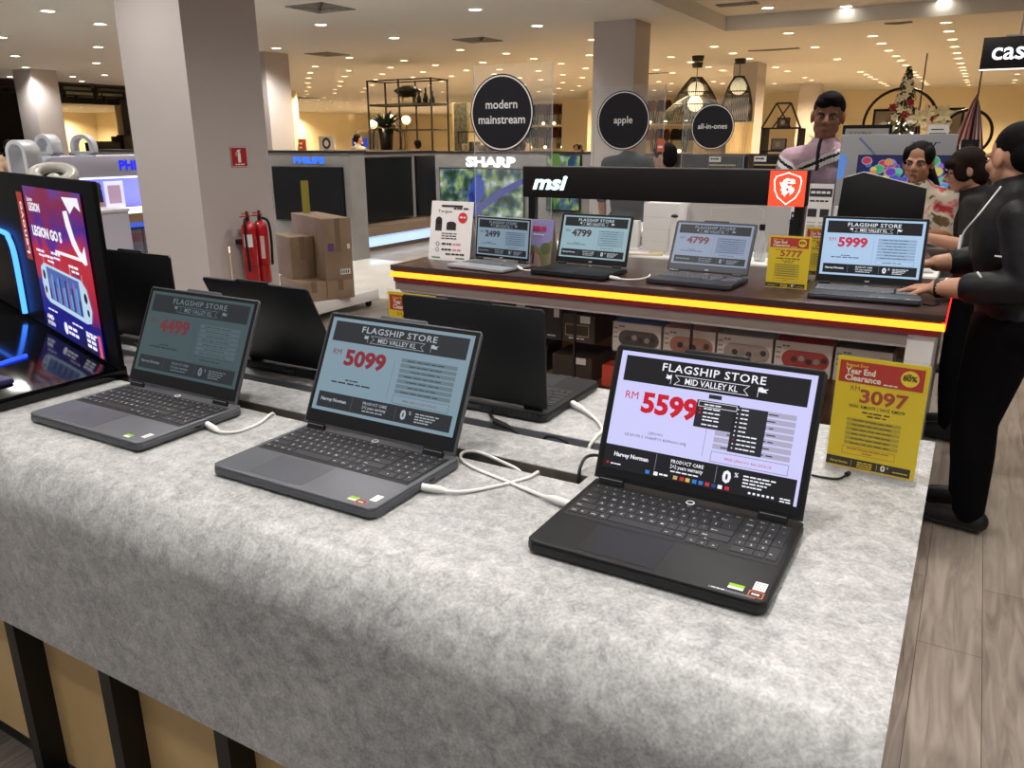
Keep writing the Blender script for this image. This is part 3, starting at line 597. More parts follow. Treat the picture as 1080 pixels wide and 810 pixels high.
MB().box(-.074, .074, -.002, .002, .006, .296, mt('card_peach', '#e3c3a2', .5)).box(-.078, .078, -.012, .02, 0, .006, m_acr).build('price_card', tpc)

# ------------------------------------------------------------------ dark demo stand with the tall screen
m_gloss = mt('black_gloss', '#050507', .11); m_blue = mt('blue_light', '#0a1030', .4, emit='#1e3cff', es=3.2); m_blue2 = mt('blue_light_soft', '#0a1030', .4, emit='#3a7bff', es=3.5)
dsn = thing('demo_stand', 'black game console demo stand with a tall lit screen on the counter', 'demo stand', (-2.3, 1.1, ZT))
MB().prism([(-1.83, .60, ZT), (-1.83, 1.19, ZT), (-3.2, 1.60, ZT), (-3.2, .60, ZT)], (0, 0, .03), m_gloss).build('base_tray', dsn, True, bevel=.003)
o_ = V(-1.845, 1.165, 0); ul = V(-.956, .29, 0); nb = V(.29, .956, 0)
q = lambda u, z, n=0: o_+ul*u+V(0, 0, z)+nb*n
pn = MB(); pn.prism([q(-.05, .97), q(1.5, .97), q(1.5, 1.432), q(-.05, 1.432)], nb*.012, mt('demo_black', '#050506', .5, spec=.15)); bp_ = pn.build('back_panel', dsn, True, bevel=.003)
lo = MB(); lo.tube([q(1.35, 1.24, -.012), q(.93, 1.24, -.012), q(.87, 1.225, -.012), q(.835, 1.185, -.012), q(.83, 1.10, -.012), q(.835, .985, -.012)], .008, m_blue2, 8, k=5); lo.build('light_loop', dsn, True)
li = MB(); li.tube([(-2.05, .90, .975), (-2.117, 1.03, .975), (-2.142, 1.112, .975)], .005, m_blue, 8); li.build('light_strip', dsn, True)
sc_ = MB(); P = Pan(sc_, q(.605, .98, -.004), -ul, (0, 0, 1), .0005); sw, sh = .56, .42
sm_ = mt('demo_screen', '#020204', .3); nt, N, L, b = nodes(sm_)
tc = N.new('ShaderNodeTexCoord'); nz1 = N.new('ShaderNodeTexNoise'); nz1.inputs['Scale'].default_value = 5; nz1.inputs['Detail'].default_value = 1.5; nz1.inputs['Distortion'].default_value = .8
sx_ = N.new('ShaderNodeSeparateXYZ'); ma = N.new('ShaderNodeMath'); ma.operation = 'MULTIPLY_ADD'; ma.inputs[1].default_value = 1.25
cr = N.new('ShaderNodeValToRGB'); e = cr.color_ramp.elements
stops = [(.0, '#05072e'), (.22, '#0a0f86'), (.34, '#1a1470'), (.44, '#a5142c'), (.60, '#b01a2e'), (.72, '#3c1a86'), (.86, '#7a1a3c'), (1., '#4a3a9c')]
e[0].position = 0; e[0].color = (*lin(stops[0][1]), 1); e[1].position = 1; e[1].color = (*lin(stops[-1][1]), 1)
for p, c in stops[1:-1]: k = e.new(p); k.color = (*lin(c), 1)
sb = N.new('ShaderNodeMath'); sb.operation = 'SUBTRACT'; sb.inputs[1].default_value = .22
L.new(tc.outputs['Object'], nz1.inputs['Vector']); L.new(tc.outputs['Object'], sx_.inputs[0])
dz = N.new('ShaderNodeMath'); dz.operation = 'MULTIPLY_ADD'; dz.inputs[1].default_value = 2.2; dz.inputs[2].default_value = -.1
L.new(sx_.outputs['Z'], dz.inputs[0]); L.new(nz1.outputs['Fac'], ma.inputs[0]); ma.inputs[1].default_value = .55
L.new(dz.outputs[0], ma.inputs[2]); L.new(ma.outputs[0], sb.inputs[0]); L.new(sb.outputs[0], cr.inputs['Fac'])
L.new(cr.outputs['Color'], b.inputs['Emission Color']); b.inputs['Emission Strength'].default_value = 1.1
sw_ = mt('demo_white', '#050505', .4, emit='#f4f2fa', es=1.); sred = mt('demo_red', '#8c2a20', .5, emit='#b23a2a', es=.5); sgl = mt('demo_pale', '#050505', .4, emit='#b9d4ea', es=1.); sdk = mt('demo_dark', '#050505', .4, emit='#15151d', es=1.)
P.rect(0, 0, sw, sh, sm_, 1)
P.text('LEGION', .035, .352, .022, sw_, 2, 'l', .04, 0, 2, .12); P.text('Lenovo', .03, .378, .014, sw_, 2, 'l', .02, 0, 1, .06)
P.text('LEGION GO S', .035, .282, .026, sw_, 2, 'l', .05, 0, 2, .30)
P.poly([(.395, .405), (.535, .408), (.545, .375), (.50, .388), (.45, .365), (.415, .39)][::-1], sw_, 2)
P.poly([(.385, .368), (.395, .33), (.425, .285), (.475, .252), (.515, .240), (.52, .262), (.485, .275), (.455, .305), (.435, .345), (.425, .372)], sw_, 2); P.poly([(.505, .27), (.53, .29), (.535, .245), (.515, .24)][::-1], sw_, 2)
for k, (x, y) in enumerate(((.04, .235), (.13, .225), (.20, .24), (.36, .22))): P.dash(x, y, .09, .007, sw_, 2, 3, 80+k); P.dash(x+.02, y-.012, .07, .006, sw_, 2, 2, 90+k)
for x, y0, y1 in ((.10, .17, .225), (.20, .175, .22), (.36, .18, .225), (.46, .165, .21)): P.rect(x, y0, x+.002, y1, sw_, 2)
P.rect(.25, .247, .52, .256, sw_, 2)
dv = [(.06, .19), (.10, .205), (.45, .195), (.49, .175), (.51, .12), (.49, .085), (.45, .078), (.10, .088), (.065, .10), (.05, .14)]
P.poly(dv[::-1], sgl, 3); P.poly([(.12, .197), (.43, .189), (.43, .092), (.12, .102)][::-1], mt('demo_city', '#050505', .4, emit='#4a62a8', es=1.), 4)
for k in range(16):
    x = .125+.019*k; hh = .03+.045*abs(math.sin(k*2.3)); P.rect(x, .104-.0005*k, x+.014, .104+hh, mt('demo_tower%d' % (k % 3), '#050505', .4, emit=('#22305f', '#8c6fae', '#5fa0d8')[k % 3], es=1.), 5)
for x, y in ((.09, .17), (.475, .15)): P.disc(x, y, .014, sdk, 5)
P.disc(.085, .125, .011, sdk, 5); P.disc(.48, .112, .01, sdk, 5)
for k, (x, y) in enumerate(((.04, .062), (.28, .055), (.40, .05))): P.dash(x+.02, y, .10, .005, sw_, 2, 3, 96+k)
P.text('AMD', .03, .032, .014, sw_, 2, 'l', .04, 0, 1, .075); P.text('RYZEN', .03, .014, .011, sw_, 2, 'l', .03, 0, 1, .075)
P.disc(.225, .03, .018, sw_, 2); P.dash(.25, .034, .09, .009, sw_, 2, 2, 99); P.dash(.25, .018, .10, .009, sw_, 2, 3, 100)
for k in range(3): P.dash(.42, .040-.014*k, .085, .009, sw_, 2, 2, 101+k)
P.rect(.52, .0, .545, .06, mt('demo_pink', '#050505', .4, emit='#e25568', es=1.), 2)
sc_.build('screen', dsn, True)
sp = MB(); P = Pan(sp, q(.685, 1.18, -.006), -ul, (0, 0, 1), .0006); P.rect(0, 0, .065, .20, sred, 1); P.text('Lenovo', .048, .018, .034, sw_, 2, 'l', .01, 0, 2, .155, rot=PI/2); sp.build('brand_strip', dsn, True)
gd = thing('game_console', 'small dark handheld console base at the left frame edge', 'game console', (-1.96, .93, .97)); MB().prism([(-.10, -.03, 0), (.04, -.03, 0), (.04, .03, 0), (-.10, .03, 0)], (0, 0, .016), mt('violet_grey', '#3a3560', .35)).build('body', gd, bevel=.006)
# ------------------------------------------------------------------ red-lit laptop table
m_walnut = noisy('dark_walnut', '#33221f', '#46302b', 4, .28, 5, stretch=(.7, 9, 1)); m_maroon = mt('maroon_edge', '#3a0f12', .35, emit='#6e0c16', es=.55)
m_led = mt('amber_light', '#ff9020', .5, emit='#ffa828', es=1.75); m_ledr = mt('red_light', '#ff2020', .5, emit='#ff2a2a', es=2.)
m_taupe = mt('taupe_laminate', '#8c7f79', .45); m_cab = mt('cabinet_brown', '#4a2f22', .55); m_inner = noisy('cabinet_back_wood', '#7a5233', '#8f6440', 3, .5, stretch=(1, 1, 8))
m_glass = mt('cabinet_glass', '#1c1f1f', .03); m_glass.node_tree.nodes['Principled BSDF'].inputs['Alpha'].default_value = .05
ZM = .95
tb = thing('laptop_table', 'dark wood laptop table edged with a glowing amber light strip', 'display table', (-1.2, 3.35, 0))
MB().box(-2.41, -.03, 3.0, 3.80, .925, ZM, m_walnut).build('table_top', tb, True, bevel=.002)
MB().box(-2.40, -.04, 3.010, 3.79, .870, .925, m_maroon).build('edge_band', tb, True)
MB().box(-2.41, -.028, 2.997, 3.012, .894, .918, m_led).build('light_strip', tb, True)
MB().box(-.041, -.0265, 3.012, 3.79, .894, .914, m_ledr).build('light_strip', tb, True)
MB().box(-2.40, -.14, 3.02, 3.78, .829, .866, m_taupe).box(-2.38, -.14, 3.03, 3.78, .818, .829, m_white).build('cabinet_rail', tb, True)
MB().box(-.14, -.055, 3.03, 3.77, 0, .870, m_white).build('end_pillar', tb, True)
MB().box(-2.38, -2.34, 3.05, 3.77, 0, .82, m_taupe).build('end_panel', tb, True)
MB().box(-2.34, -.14, 3.60, 3.63, .02, .82, m_inner).build('cabinet_back', tb, True)
MB().box(-2.34, -.14, 3.06, 3.60, 0, .08, m_taupe).box(-2.34, -.14, 3.08, 3.60, .44, .458, m_glass).box(-2.34, -.14, 3.07, 3.60, .632, .645, m_glass).build('shelf', tb, True)
for x0, x1 in ((-2.34, -1.90), (-1.897, -1.44), (-1.437, -.92), (-.917, -.14)): MB().box(x0, x1, 3.043, 3.049, .08, .818, m_glass).build('glass_door', tb, True)
for x in (-1.8985, -1.4385, -.9185): MB().box(x-.004, x+.004, 3.038, 3.053, .08, .818, m_blk).build('door_seam', tb, True)
# boxes behind the glass
m_bx = mt('box_cream', '#cbbdb2', .5)
def window_box(label, x0, w, top, pill, y=3.10, h=.13, z=.6455):
    t = thing('product_box', label, 'box', (x0+w/2, y+.10, z), 0, 'boxes on the cabinet shelf')
    MB().box(-w/2+.002, w/2-.002, -.10, .12, 0, h-.001, m_bx).build('carton', t, bevel=.001, seg=1)
    MB().box(-w/2+.001, w/2-.001, -.101, .121, h-.001, h, top).build('lid_panel', t)
    m = MB(); P = Pan(m, (-w/2, -.1005, 0), (1, 0, 0), (0, 0, 1), .0006); n = 14; r = .035; cx0, cx1, cy = .065, w-.045, .062
    P.poly([(cx1+r*math.cos(-PI/2+PI*i/n), cy+r*math.sin(-PI/2+PI*i/n)) for i in range(n+1)]+[(cx0+r*math.cos(PI/2+PI*i/n), cy+r*math.sin(PI/2+PI*i/n)) for i in range(n+1)], pill, 1)
    for k in range(3): P.dash(.008, .10-.02*k, .018, .006, mt('box_print', '#6b6058', .6), 2, 2, k)
    P.dash(.03, h-.022, .03, .007, mt('box_print'), 2, 2, 6); m.build('window', t)
    d = MB(); P = Pan(d, (-w/2, -.101, 0), (1, 0, 0), (0, 0, 1), .0006)
    for k in range(5): P.disc(.075+.028*k, .062+.006*math.sin(k*2), .012, mt('box_item%d' % (k % 2), ('#3c322d', '#8d7f77')[k % 2], .4), 3, 12)
    d.build('contents', t)
bl_t = mt('box_blue', '#7c97c9', .5); pk_t = mt('box_pink', '#d7a9ac', .5); gy_t = mt('box_grey', '#b9b6b6', .5); rd_t = mt('box_red', '#c54a57', .5)
window_box('cream box with a blue top in the glass cabinet', -1.285, .222, bl_t, mt('pill_dark', '#4c423d', .35))
window_box('cream box with a pale pink top in the glass cabinet', -1.055, .222, pk_t, mt('pill_clay', '#a0695a', .35))
window_box('cream box with a white top in the glass cabinet', -.828, .222, gy_t, mt('pill_taupe', '#9a857a', .35))
window_box('cream box with a red top in the glass cabinet', -.600, .215, rd_t, mt('pill_red', '#9c3630', .35))
window_box('box with a dark grey top just above the yellow 3097 card', -.378, .20, mt('box_slate', '#5b5654', .4), mt('pill_grey', '#6f655f', .35))
m_bk = mt('carton_black', '#1d1714', .45); m_bk2 = mt('carton_umber', '#3a2a20', .5); m_tanl = mt('carton_tan', '#b19a72', .5); m_lab = mt('label_white', '#d9d5ce', .5)
BX = [(-1.80, .16, .16, .6455, m_bk2, 'dark carton with a tan outlined panel behind the glass, left one'), (-1.60, .09, .15, .6455, m_bk, 'slim black carton between the two tan outlined cartons'),
      (-1.47, .16, .13, .6455, m_bk2, 'dark carton with a tan outlined panel next to the blue topped box'), (-1.80, .26, .14, .459, m_bk, 'black carton on the lower cabinet shelf behind the laptop facing away'), (-1.50, .20, .12, .459, m_bk2, 'brown carton on the lower cabinet shelf with white label')]
for k, (x, w_, h_, z, m, lab) in enumerate(BX):
    t = thing('product_box', lab, 'box', (x, 3.27, z), 0, 'boxes on the cabinet shelf'); MB().box(-w_/2, w_/2, -.12, .12, 0, h_, m).build('carton', t, bevel=.001, seg=1)
    f = MB(); P = Pan(f, (-w_/2, -.1205, 0), (1, 0, 0), (0, 0, 1), .0006)
    if k in (0, 2): P.line([(.015, .03), (w_-.03, .03), (w_-.03, h_*.62), (.015, h_*.62)], .004, m_tanl, 1, True)
    P.rect(w_*.55, h_*.7, w_*.85, h_*.95, m_lab, 1); P.dash(w_*.2, .015, w_*.5, .006, m_lab, 1, 3, k); f.build('label_panel', t)
rt_ = thing('product_box', 'small orange red box low in the glass cabinet', 'box', (-1.30, 3.2, .459), 0, 'boxes on the cabinet shelf'); MB().box(-.05, .05, -.05, .05, 0, .10, mt('box_orange', '#c4432c', .45)).build('carton', rt_, bevel=.004)

# msi header sign on two posts
hs = thing('header_sign', 'long black illuminated header sign with a red shield at its end', 'sign', (-1.25, 3.42, ZM))
HB = mt('header_black', '#130f10', .55, spec=.3)
hb = MB(); hb.box(-1.90, -.595, 3.40, 3.47, 1.262, 1.402, HB); hb.build('sign_box', hs, True, bevel=.002)
MB().box(-1.90, -.595, 3.40, 3.47, 1.4021, 1.406, mt('grey_edge', '#5d5a58', .4)).build('top_edge', hs, True)
for x in (-1.86, -.62): MB().box(x-.018, x+.018, 3.42, 3.45, ZM+.006, 1.262, m_blk).box(x-.035, x+.06, 3.40, 3.49, ZM, ZM+.006, m_blk).build('post', hs, True)
MB().box(-.65, -.615, 3.408, 3.42, 1.12, 1.21, m_blk).build('cable_box', hs, True)
l_ = MB(); P = Pan(l_, (-1.90, 3.3995, 1.262), (1, 0, 0), (0, 0, 1), .0008); cy_ = mt('sign_cyan', '#dff6f4', .4, emit='#d4f7f4', es=1.1)
P.text('msi', .055, .040, .063, cy_, 1, 'l', .04, .26, 4, .185); l_.build('lettering', hs, True)
sg = MB(); P = Pan(sg, (-.742, 3.3995, 1.262), (1, 0, 0), (0, 0, 1), .0008); orr = mt('shield_red', '#e2452c', .45, emit='#f0502f', es=.75); shw = mt('shield_white', '#fff5ef', .4, emit='#fff2ec', es=1.)
P.rect(0, .0, .143, .14, orr, 1)
S_ = [(.072, .132), (.118, .117), (.125, .10), (.120, .062), (.106, .034), (.072, .008), (.038, .034), (.024, .062), (.019, .10), (.026, .117)]
P.line(S_, .0042, shw, 2, True)
dr = [(.040, .096), (.050, .092), (.055, .103), (.070, .112), (.078, .108), (.094, .108), (.102, .102), (.097, .097), (.104, .092), (.090, .088), (.076, .092), (.068, .086), (.078, .080), (.088, .084), (.086, .074), (.096, .076), (.100, .064), (.094, .052), (.082, .044), (.086, .054), (.078, .056), (.070, .048), (.064, .036), (.060, .046), (.052, .048), (.054, .058), (.046, .064), (.050, .074), (.044, .084)]
P.poly(dr, shw, 3); P.poly([(.068, .098), (.078, .101), (.086, .098), (.076, .094)], orr, 4); P.poly([(.066, .068), (.074, .074), (.080, .064), (.074, .058)], orr, 4)
sg.build('shield_panel', hs, True)

# laptops on that table
ML = 'laptops along the amber-lit table'
S_body = mt('silver_body', '#b9bbbf', .35, .4); S_key = mt('silver_key', '#6d7076', .5); D_body = mt('gunmetal', '#3b3c42', .42, .3); D_deck = mt('gunmetal_deck', '#46474e', .4, .3)
l1 = 'silver laptop on the amber-lit table with price 2499'; l2 = 'black laptop beside the purple leaflet stand with price 4799'; l3 = 'gunmetal laptop right of centre on the amber-lit table, dim price 4799'; l4 = 'large laptop at the right end of the amber-lit table with price 5999'
reg('2499', l1, '#7d91a0', '#1f2023', '#38303a', '#64768a', '#2b333c', '#8b97a0'); reg('4799', l2, '#91adb6', '#1c1d21', '#44323a', '#7c98a4', '#33424a', '#c4d0d4')
reg('4799', l3, '#8794ac', '#232327', '#6a3a44', '#6a7690', '#333a4a', '#8d98a8'); reg('5999', l4, '#abc8e6', '#17181c', '#c22d4a', '#8da6c4', '#384656', '#e8eef4')
laptop(l2, (-1.50, 3.06, ZM), math.radians(-3), .365, .255, .232, .28, K_body, K_deck, K_key, m_legd, m_bez, K_palm, '4799', ML, notch=False, legends=False, logo='msi', free=False, chin=.03)
laptop(l3, (-.968, 3.09, ZM), math.radians(-3), .36, .25, .228, .42, D_body, D_deck, mt('gunmetal_key', '#5b5c64', .5), m_legd, mt('gunmetal_bezel', '#4a4b52', .4, .3), D_deck, '4799', ML, notch=True, legends=False, logo='msi', free=False, chin=.036)
laptop(l4, (-.307, 3.10, ZM), math.radians(4), .385, .262, .262, .20, D_body, D_deck, S_key, m_leg, m_bez, D_deck, '5999', ML, notch=False, legends=False, logo='msi', free=False, chin=.034, stick=[(.62, .012, .07, .010, m_stg, 'bar'), (.86, .008, .05, .014, m_stg, 'bar')])
laptop(l1, (-1.96, 3.04, ZM), math.radians(-7), .335, .235, .205, .10, S_body, S_body, S_key, m_legd, m_bez, S_body, '2499', ML, notch=False, legends=False, logo='acer', free=False, chin=.022, T=.012)
price_stand('front yellow price card reading 5777 on the amber-lit table', (-.605, 3.225, ZM), 0, .158, .205, '5777', YS)
price_stand('yellow price card hidden behind the 5777 card and the sign post', (-.535, 3.60, ZM), 0, .155, .205, '5077', YS)
# leaflets and stands
tg = thing('leaflet_stand', 'white leaflet stand picturing two bags beside the silver laptop', 'leaflet stand', (-2.24, 3.25, ZM), math.radians(3))
m_pap = mt('paper_white', '#ece8e6', .5); m_rd = mt('badge_red', '#d1343e', .5); m_ink = mt('ink_dark', '#2d2b2c', .5); m_grn = mt('ink_green', '#4f8a5a', .5); m_pnk = mt('ink_pink', '#d98a94', .5)
c_ = MB(); c_.prism([(-.12, 0, 0), (.12, 0, 0), (.12, .055, .285), (-.12, .055, .285)], (0, .003, 0), m_pap); c_.build('leaflet', tg)
g_ = MB(); P = Pan(g_, (-.12, -.0005, 0), (1, 0, 0), (0, .055, .285), .0008)
P.rect(.06, .262, .18, .272, m_ink, 1); P.dash(.13, .252, .09, .008, m_ink, 1, 3, 3); P.text('Targus', .04, .235, .014, m_ink, 1, 'l', 0, 0, 1, .08)
P.disc(.185, .212, .026, m_rd, 1); P.dash(.168, .21, .035, .008, m_pap, 2, 2, 4)
P.rect(.03, .145, .068, .195, m_ink, 1); P.rect(.095, .15, .15, .182, m_ink, 1); P.disc(.049, .195, .019, m_ink, 1, 14); P.disc(.122, .182, .026, m_ink, 1, 14, .010)
for k in range(3): P.dash(.07, .13-.012*k, .09, .005, m_ink, 1, 4, 10+k)
for k in range(2): P.ring(.05, .08-.028*k, .008, .0105, m_ink, 1, 14); P.dash(.075, .077-.028*k, .06, .009, m_ink, 1, 3, 20+k); P.dash(.14, .077-.028*k, .05, .009, m_pnk, 1, 2, 22+k)
P.dash(.10, .028, .11, .008, m_ink, 1, 5, 30); P.rect(.02, .010, .07, .016, m_grn, 1); P.rect(.16, .010, .21, .016, m_grn, 1); g_.build('printing', tg)
MB().prism([(-.10, .058, .285), (.10, .058, .285), (.10, .13, 0), (-.10, .13, 0)], (0, .003, 0), m_pap).build('rear_strut', tg)
pp = thing('leaflet_stand', 'purple picture leaflet stand between the silver and the black laptop', 'leaflet stand', (-1.765, 3.30, ZM), math.radians(-6))
m_pur = mt('print_purple', '#8d86b8', .5); m_sage = mt('print_olive', '#7d7a58', .5); m_pan = mt('print_rose', '#b79a94', .5); m_mag = mt('print_magenta', '#b02a55', .5)
c_ = MB(); c_.prism([(-.075, 0, 0), (.075, 0, 0), (.075, .03, .215), (-.075, .03, .215)], (0, .003, 0), m_pur); c_.prism([(-.075, .034, .215), (.075, .034, .215), (.075, .07, 0), (-.075, .07, 0)], (0, .003, 0), mt('print_cream', '#d8c9a6', .5)); c_.build('leaflet', pp)
g_ = MB(); P = Pan(g_, (-.075, -.0005, 0), (1, 0, 0), (0, .03, .215), .0008); P.poly([(0, 0), (.15, 0), (.15, .13), (.12, .11), (.09, .08), (.05, .10), (.0, .085)], m_sage, 1); P.poly([(.02, 0), (.10, 0), (.085, .05), (.05, .07)], m_pan, 2)
P.disc(.115, .085, .028, mt('print_leaf', '#59623f', .5), 2, 14); P.disc(.03, .075, .024, mt('print_leaf'), 2, 14); P.rect(.045, .01, .055, .055, m_ink, 3); P.disc(.05, .062, .008, m_mag, 3, 10)
P.dash(.035, .165, .08, .022, m_mag, 2, 3, 3); P.dash(.04, .145, .06, .006, m_pap, 2, 4, 4); g_.build('picture', pp)
# white charging leads on that table
for lab, pts in (('white cable between the silver laptop and the black laptop', [(-1.79, 3.16, ZM+.012), (-1.755, 3.145, ZM+.005), (-1.72, 3.15, ZM+.004), (-1.70, 3.18, ZM+.004)]), ('white cable right of the black laptop on the amber-lit table', [(-1.31, 3.11, ZM+.012), (-1.26, 3.115, ZM+.006), (-1.2, 3.16, ZM+.004), (-1.185, 3.24, ZM+.004), (-1.20, 3.30, ZM+.004)])):
    cable('charging_cable', lab, pts, .004, m_wc, (pts[0], pts[1]))
cable('power_cable', 'black cable at the right end of the amber-lit table', [(-.105, 3.14, ZM+.008), (-.08, 3.15, ZM+.004), (-.06, 3.20, ZM+.004), (-.075, 3.26, ZM+.004)], .003, m_kc, ((-.11, 3.14, ZM+.009), (-.085, 3.148, ZM+.006)))

# clear sheets with round category signs
m_disc = mt('sign_ink', '#15141a', .45); m_ring = mt('sign_white', '#e8e6e4', .5)
m_sheet = mt('clear_sheet', '#e6eef0', .03); m_sheet.node_tree.nodes['Principled BSDF'].inputs['Alpha'].default_value = .06
m_shedge = mt('sheet_edge', '#c2cccd', .2); m_shedge.node_tree.nodes['Principled BSDF'].inputs['Alpha'].default_value = .55
def round_sign(label, x0, x1, y, z0, z1, cx, cz, r, lines, th):
    t = thing('category_sign', label, 'sign', ((x0+x1)/2, y, z0), 0, 'round category signs on clear sheets')
    MB().box(x0, x1, y, y+.006, z0, z1, m_sheet).build('clear_sheet', t, True)
    e = MB(); e.box(x0-.003, x0, y, y+.006, z0, z1, m_shedge); e.box(x1, x1+.003, y, y+.006, z0, z1, m_shedge); e.build('sheet_edge', t, True)
    MB().box(x0-.02, x1+.02, y-.04, y+.05, z0-.012, z0, m_sheet).build('foot', t, True)
    d = MB(); d.cyl((cx, y-.002, cz), (cx, y-.0001, cz), r, m_disc, n=48); P = Pan(d, (cx, y-.0022, cz), (1, 0, 0), (0, 0, 1), .0006); P.ring(0, 0, r*.93, r*.965, m_ring, 1, 48)
    for k, s_ in enumerate(lines): P.text(s_, 0, ((len(lines)-1)/2-k)*r*.39-th*.35, th, m_ring, 1, 'c', .012, 0, 3)
    d.build('round_disc', t, True)
round_sign("clear sheet with the largest round sign reading modern mainstream", -2.31, -1.86, 3.62, ZM+.012, 1.885, -2.265+.12, 1.655, .186, ['modern', 'mainstream'], .041)
# ------------------------------------------------------------------ fire extinguishers, cartons on a dolly
CX = -4.365
sg = thing('safety_sign', 'small red fire extinguisher sign on the wide pale column', 'sign', (CX, 3.875, 1.355)); m_sred = mt('safety_red', '#a81f24', .5)
b = MB(); b.box(CX, CX+.004, 3.803, 3.945, 1.355, 1.487, m_sred); P = Pan(b, (CX+.0042, 3.803, 1.355), (0, 1, 0), (0, 0, 1), .001)
P.line([(.004, .004), (.138, .004), (.138, .128), (.004, .128)], .003, m_pap, 1, True); P.poly([(.058, .03), (.084, .03), (.084, .09), (.077, .10), (.065, .10), (.058, .09)], m_pap, 1); P.poly([(.062, .10), (.08, .10), (.088, .115), (.055, .112)], m_pap, 1); P.line([(.06, .105), (.048, .095), (.046, .075)], .006, m_pap, 1); P.dash(.03, .014, .085, .008, m_pap, 1, 4, 1); b.build('panel', sg, True)
m_ext = mt('extinguisher_red', '#a3121c', .22, coat=.5); m_brass = mt('valve_dark', '#2a2624', .4, .6)
def extinguisher(label, y, z, h, r, hose, lab):
    t = thing('fire_extinguisher', label, 'fire extinguisher', (CX+.105, y, z), 0, 'fire extinguishers on the wide pale column')
    MB().lathe([(.001, 0), (r*.9, .004), (r, .02), (r, h*.74), (r*.92, h*.80), (r*.55, h*.855), (r*.3, h*.87)], m_ext, n=24).lathe([(r*1.004, h*.26), (r*1.004, h*.27)], m_brass, n=24).build('cylinder', t)
    v = MB(); v.cyl((0, 0, h*.86), (0, 0, h*.94), r*.28, m_brass, n=12); v.box(-.012, .012, -.055, .02, h*.93, h*.945, m_ext); v.box(-.010, .010, -.05, .015, h*.965, h*.978, m_ext); v.cyl((0, 0, h*.93), (0, 0, h), .010, m_brass, n=10); v.build('valve', t)
    MB().tube([(.0, .02, h*.9), (r*.5, r*1.1, h*.84), (r*.75, r*1.15, h*.6), (r*.7, r*1.05, h*.25)] if hose > 0 else [(0, -.02, h*.9), (r*.6, -r*1.15, h*.84), (r*.7, -r*1.2, h*.55), (r*.7, -r*1.1, h*.2)], .009, m_brass, 8).build('hose', t)
    l = MB()
    a0, a1, z0, z1 = lab; n = 8; vs = [(r*1.006*math.cos(a0+(a1-a0)*i/n), r*1.006*math.sin(a0+(a1-a0)*i/n), zz) for zz in (z0*h, z1*h) for i in range(n+1)]
    l.add(vs, [(i, i+1, n+2+i, n+1+i) for i in range(n)], m_pap if hose < 0 else mt('label_cream', '#cbb9b4', .5), True); l.build('label', t)
    MB().box(-.105, -r*.9, -.03, .03, h*.55, h*.62, m_brass).build('bracket', t)
extinguisher('left fire extinguisher on the column, with a white label', 3.80, .57, .50, .049, -1, (-1.5, -.3, .53, .70))
extinguisher('right fire extinguisher on the column, with lettering down its side', 3.905, .57, .50, .049, 1, (-.9, -.35, .35, .66))
# red extinguisher writing kept as small marks on its label
m_ctn = noisy('carton_brown', '#8f7862', '#9b846d', 6, .7); m_cin = mt('carton_tape', '#826a54', .45); m_tag = mt('carton_label', '#e7e3dc', .5)
dl = thing('dolly', 'low white platform dolly on castors carrying the cartons', 'dolly', (-5.3, 5.4, 0))
MB().prism([(-4.862, 4.93, .065), (-4.862, 5.86, .065), (-6.0, 5.86, .065), (-6.0, 4.93, .065)], (0, 0, .095), m_white).build('platform', dl, True, bevel=.004)
for x, y in ((-4.93, 5.78), (-4.93, 5.02), (-5.9, 5.78), (-5.9, 5.02)): MB().cyl((x-.015, y, .03), (x+.015, y, .03), .03, m_blk, n=14).box(x-.02, x+.02, y-.02, y+.02, .045, .065, m_blk).build('castor', dl, True)
RZ = math.atan2(.43, .90); O_ = V(-4.90, 5.20, 0)     # local x towards the left, local y along the right faces
def carton(label, a0, a1, b0, b1, z0, z1, seam=True, lab=None):
    T = Matrix.Translation(O_) @ Matrix.Rotation(-RZ, 4, 'Z'); c = T @ V(-(b0+b1)/2, (a0+a1)/2, z0)
    t = thing('carton', label, 'box', c, -RZ, 'brown cartons on the white dolly'); w_, d_, h_ = b1-b0-.003, a1-a0-.003, z1-z0-.001
    MB().box(-w_/2, w_/2, -d_/2, d_/2, 0, h_, m_ctn).build('box_body', t, bevel=.004)
    MB().box(-w_/2-.0008, w_/2+.0008, -.025, .025, h_*.45, h_+.0008, m_cin).build('tape', t)
    if lab:
        l = MB(); P = Pan(l, (w_/2+.001, -d_/2, 0), (0, 1, 0), (0, 0, 1), .001); P.rect(d_*.52, h_*.08, d_*.9, h_*.17, m_tag, 1)
        for k in range(4): P.rect(d_*(.55+.08*k), h_*.10, d_*(.59+.08*k), h_*.15, m_ink, 2)
        l.build('label', t)
        l = MB(); P = Pan(l, (w_/2+.001, -d_/2, 0), (0, 1, 0), (0, 0, 1), .001); P.rect(d_*.82, h_*.50, d_*.92, h_*.58, m_tag, 1); l.build('label', t)
        l = MB(); P = Pan(l, (w_/2+.001, -d_/2, 0), (0, 1, 0), (0, 0, 1), .001); P.rect(d_*.12, h_*.47, d_*.34, h_*.60, mt('carton_violet', '#6c4c86', .6), 1); l.build('mark', t)
carton('low carton under the tall carton', .0, .26, 0, .80, .16, .335); carton('low carton nearest the column at the dolly front edge', -.24, 0, 0, .56, .16, .335)
carton('tall upright carton with white labels on top of the pile', 0, .26, 0, .80, .335, .875, lab=True); carton('medium carton between the column and the tall carton', -.225, -.005, .24, .66, .335, .71)
yt = thing('price_stand', 'slim yellow price card standing on the tall carton', 'price stand', (-5.42, 5.55, .875), math.radians(60)); MB().box(-.035, .035, -.003, .003, .004, .30, mt('card_lime', '#b9b04a', .5)).box(-.045, .045, -.03, .03, 0, .006, m_acr).build('price_card', yt)

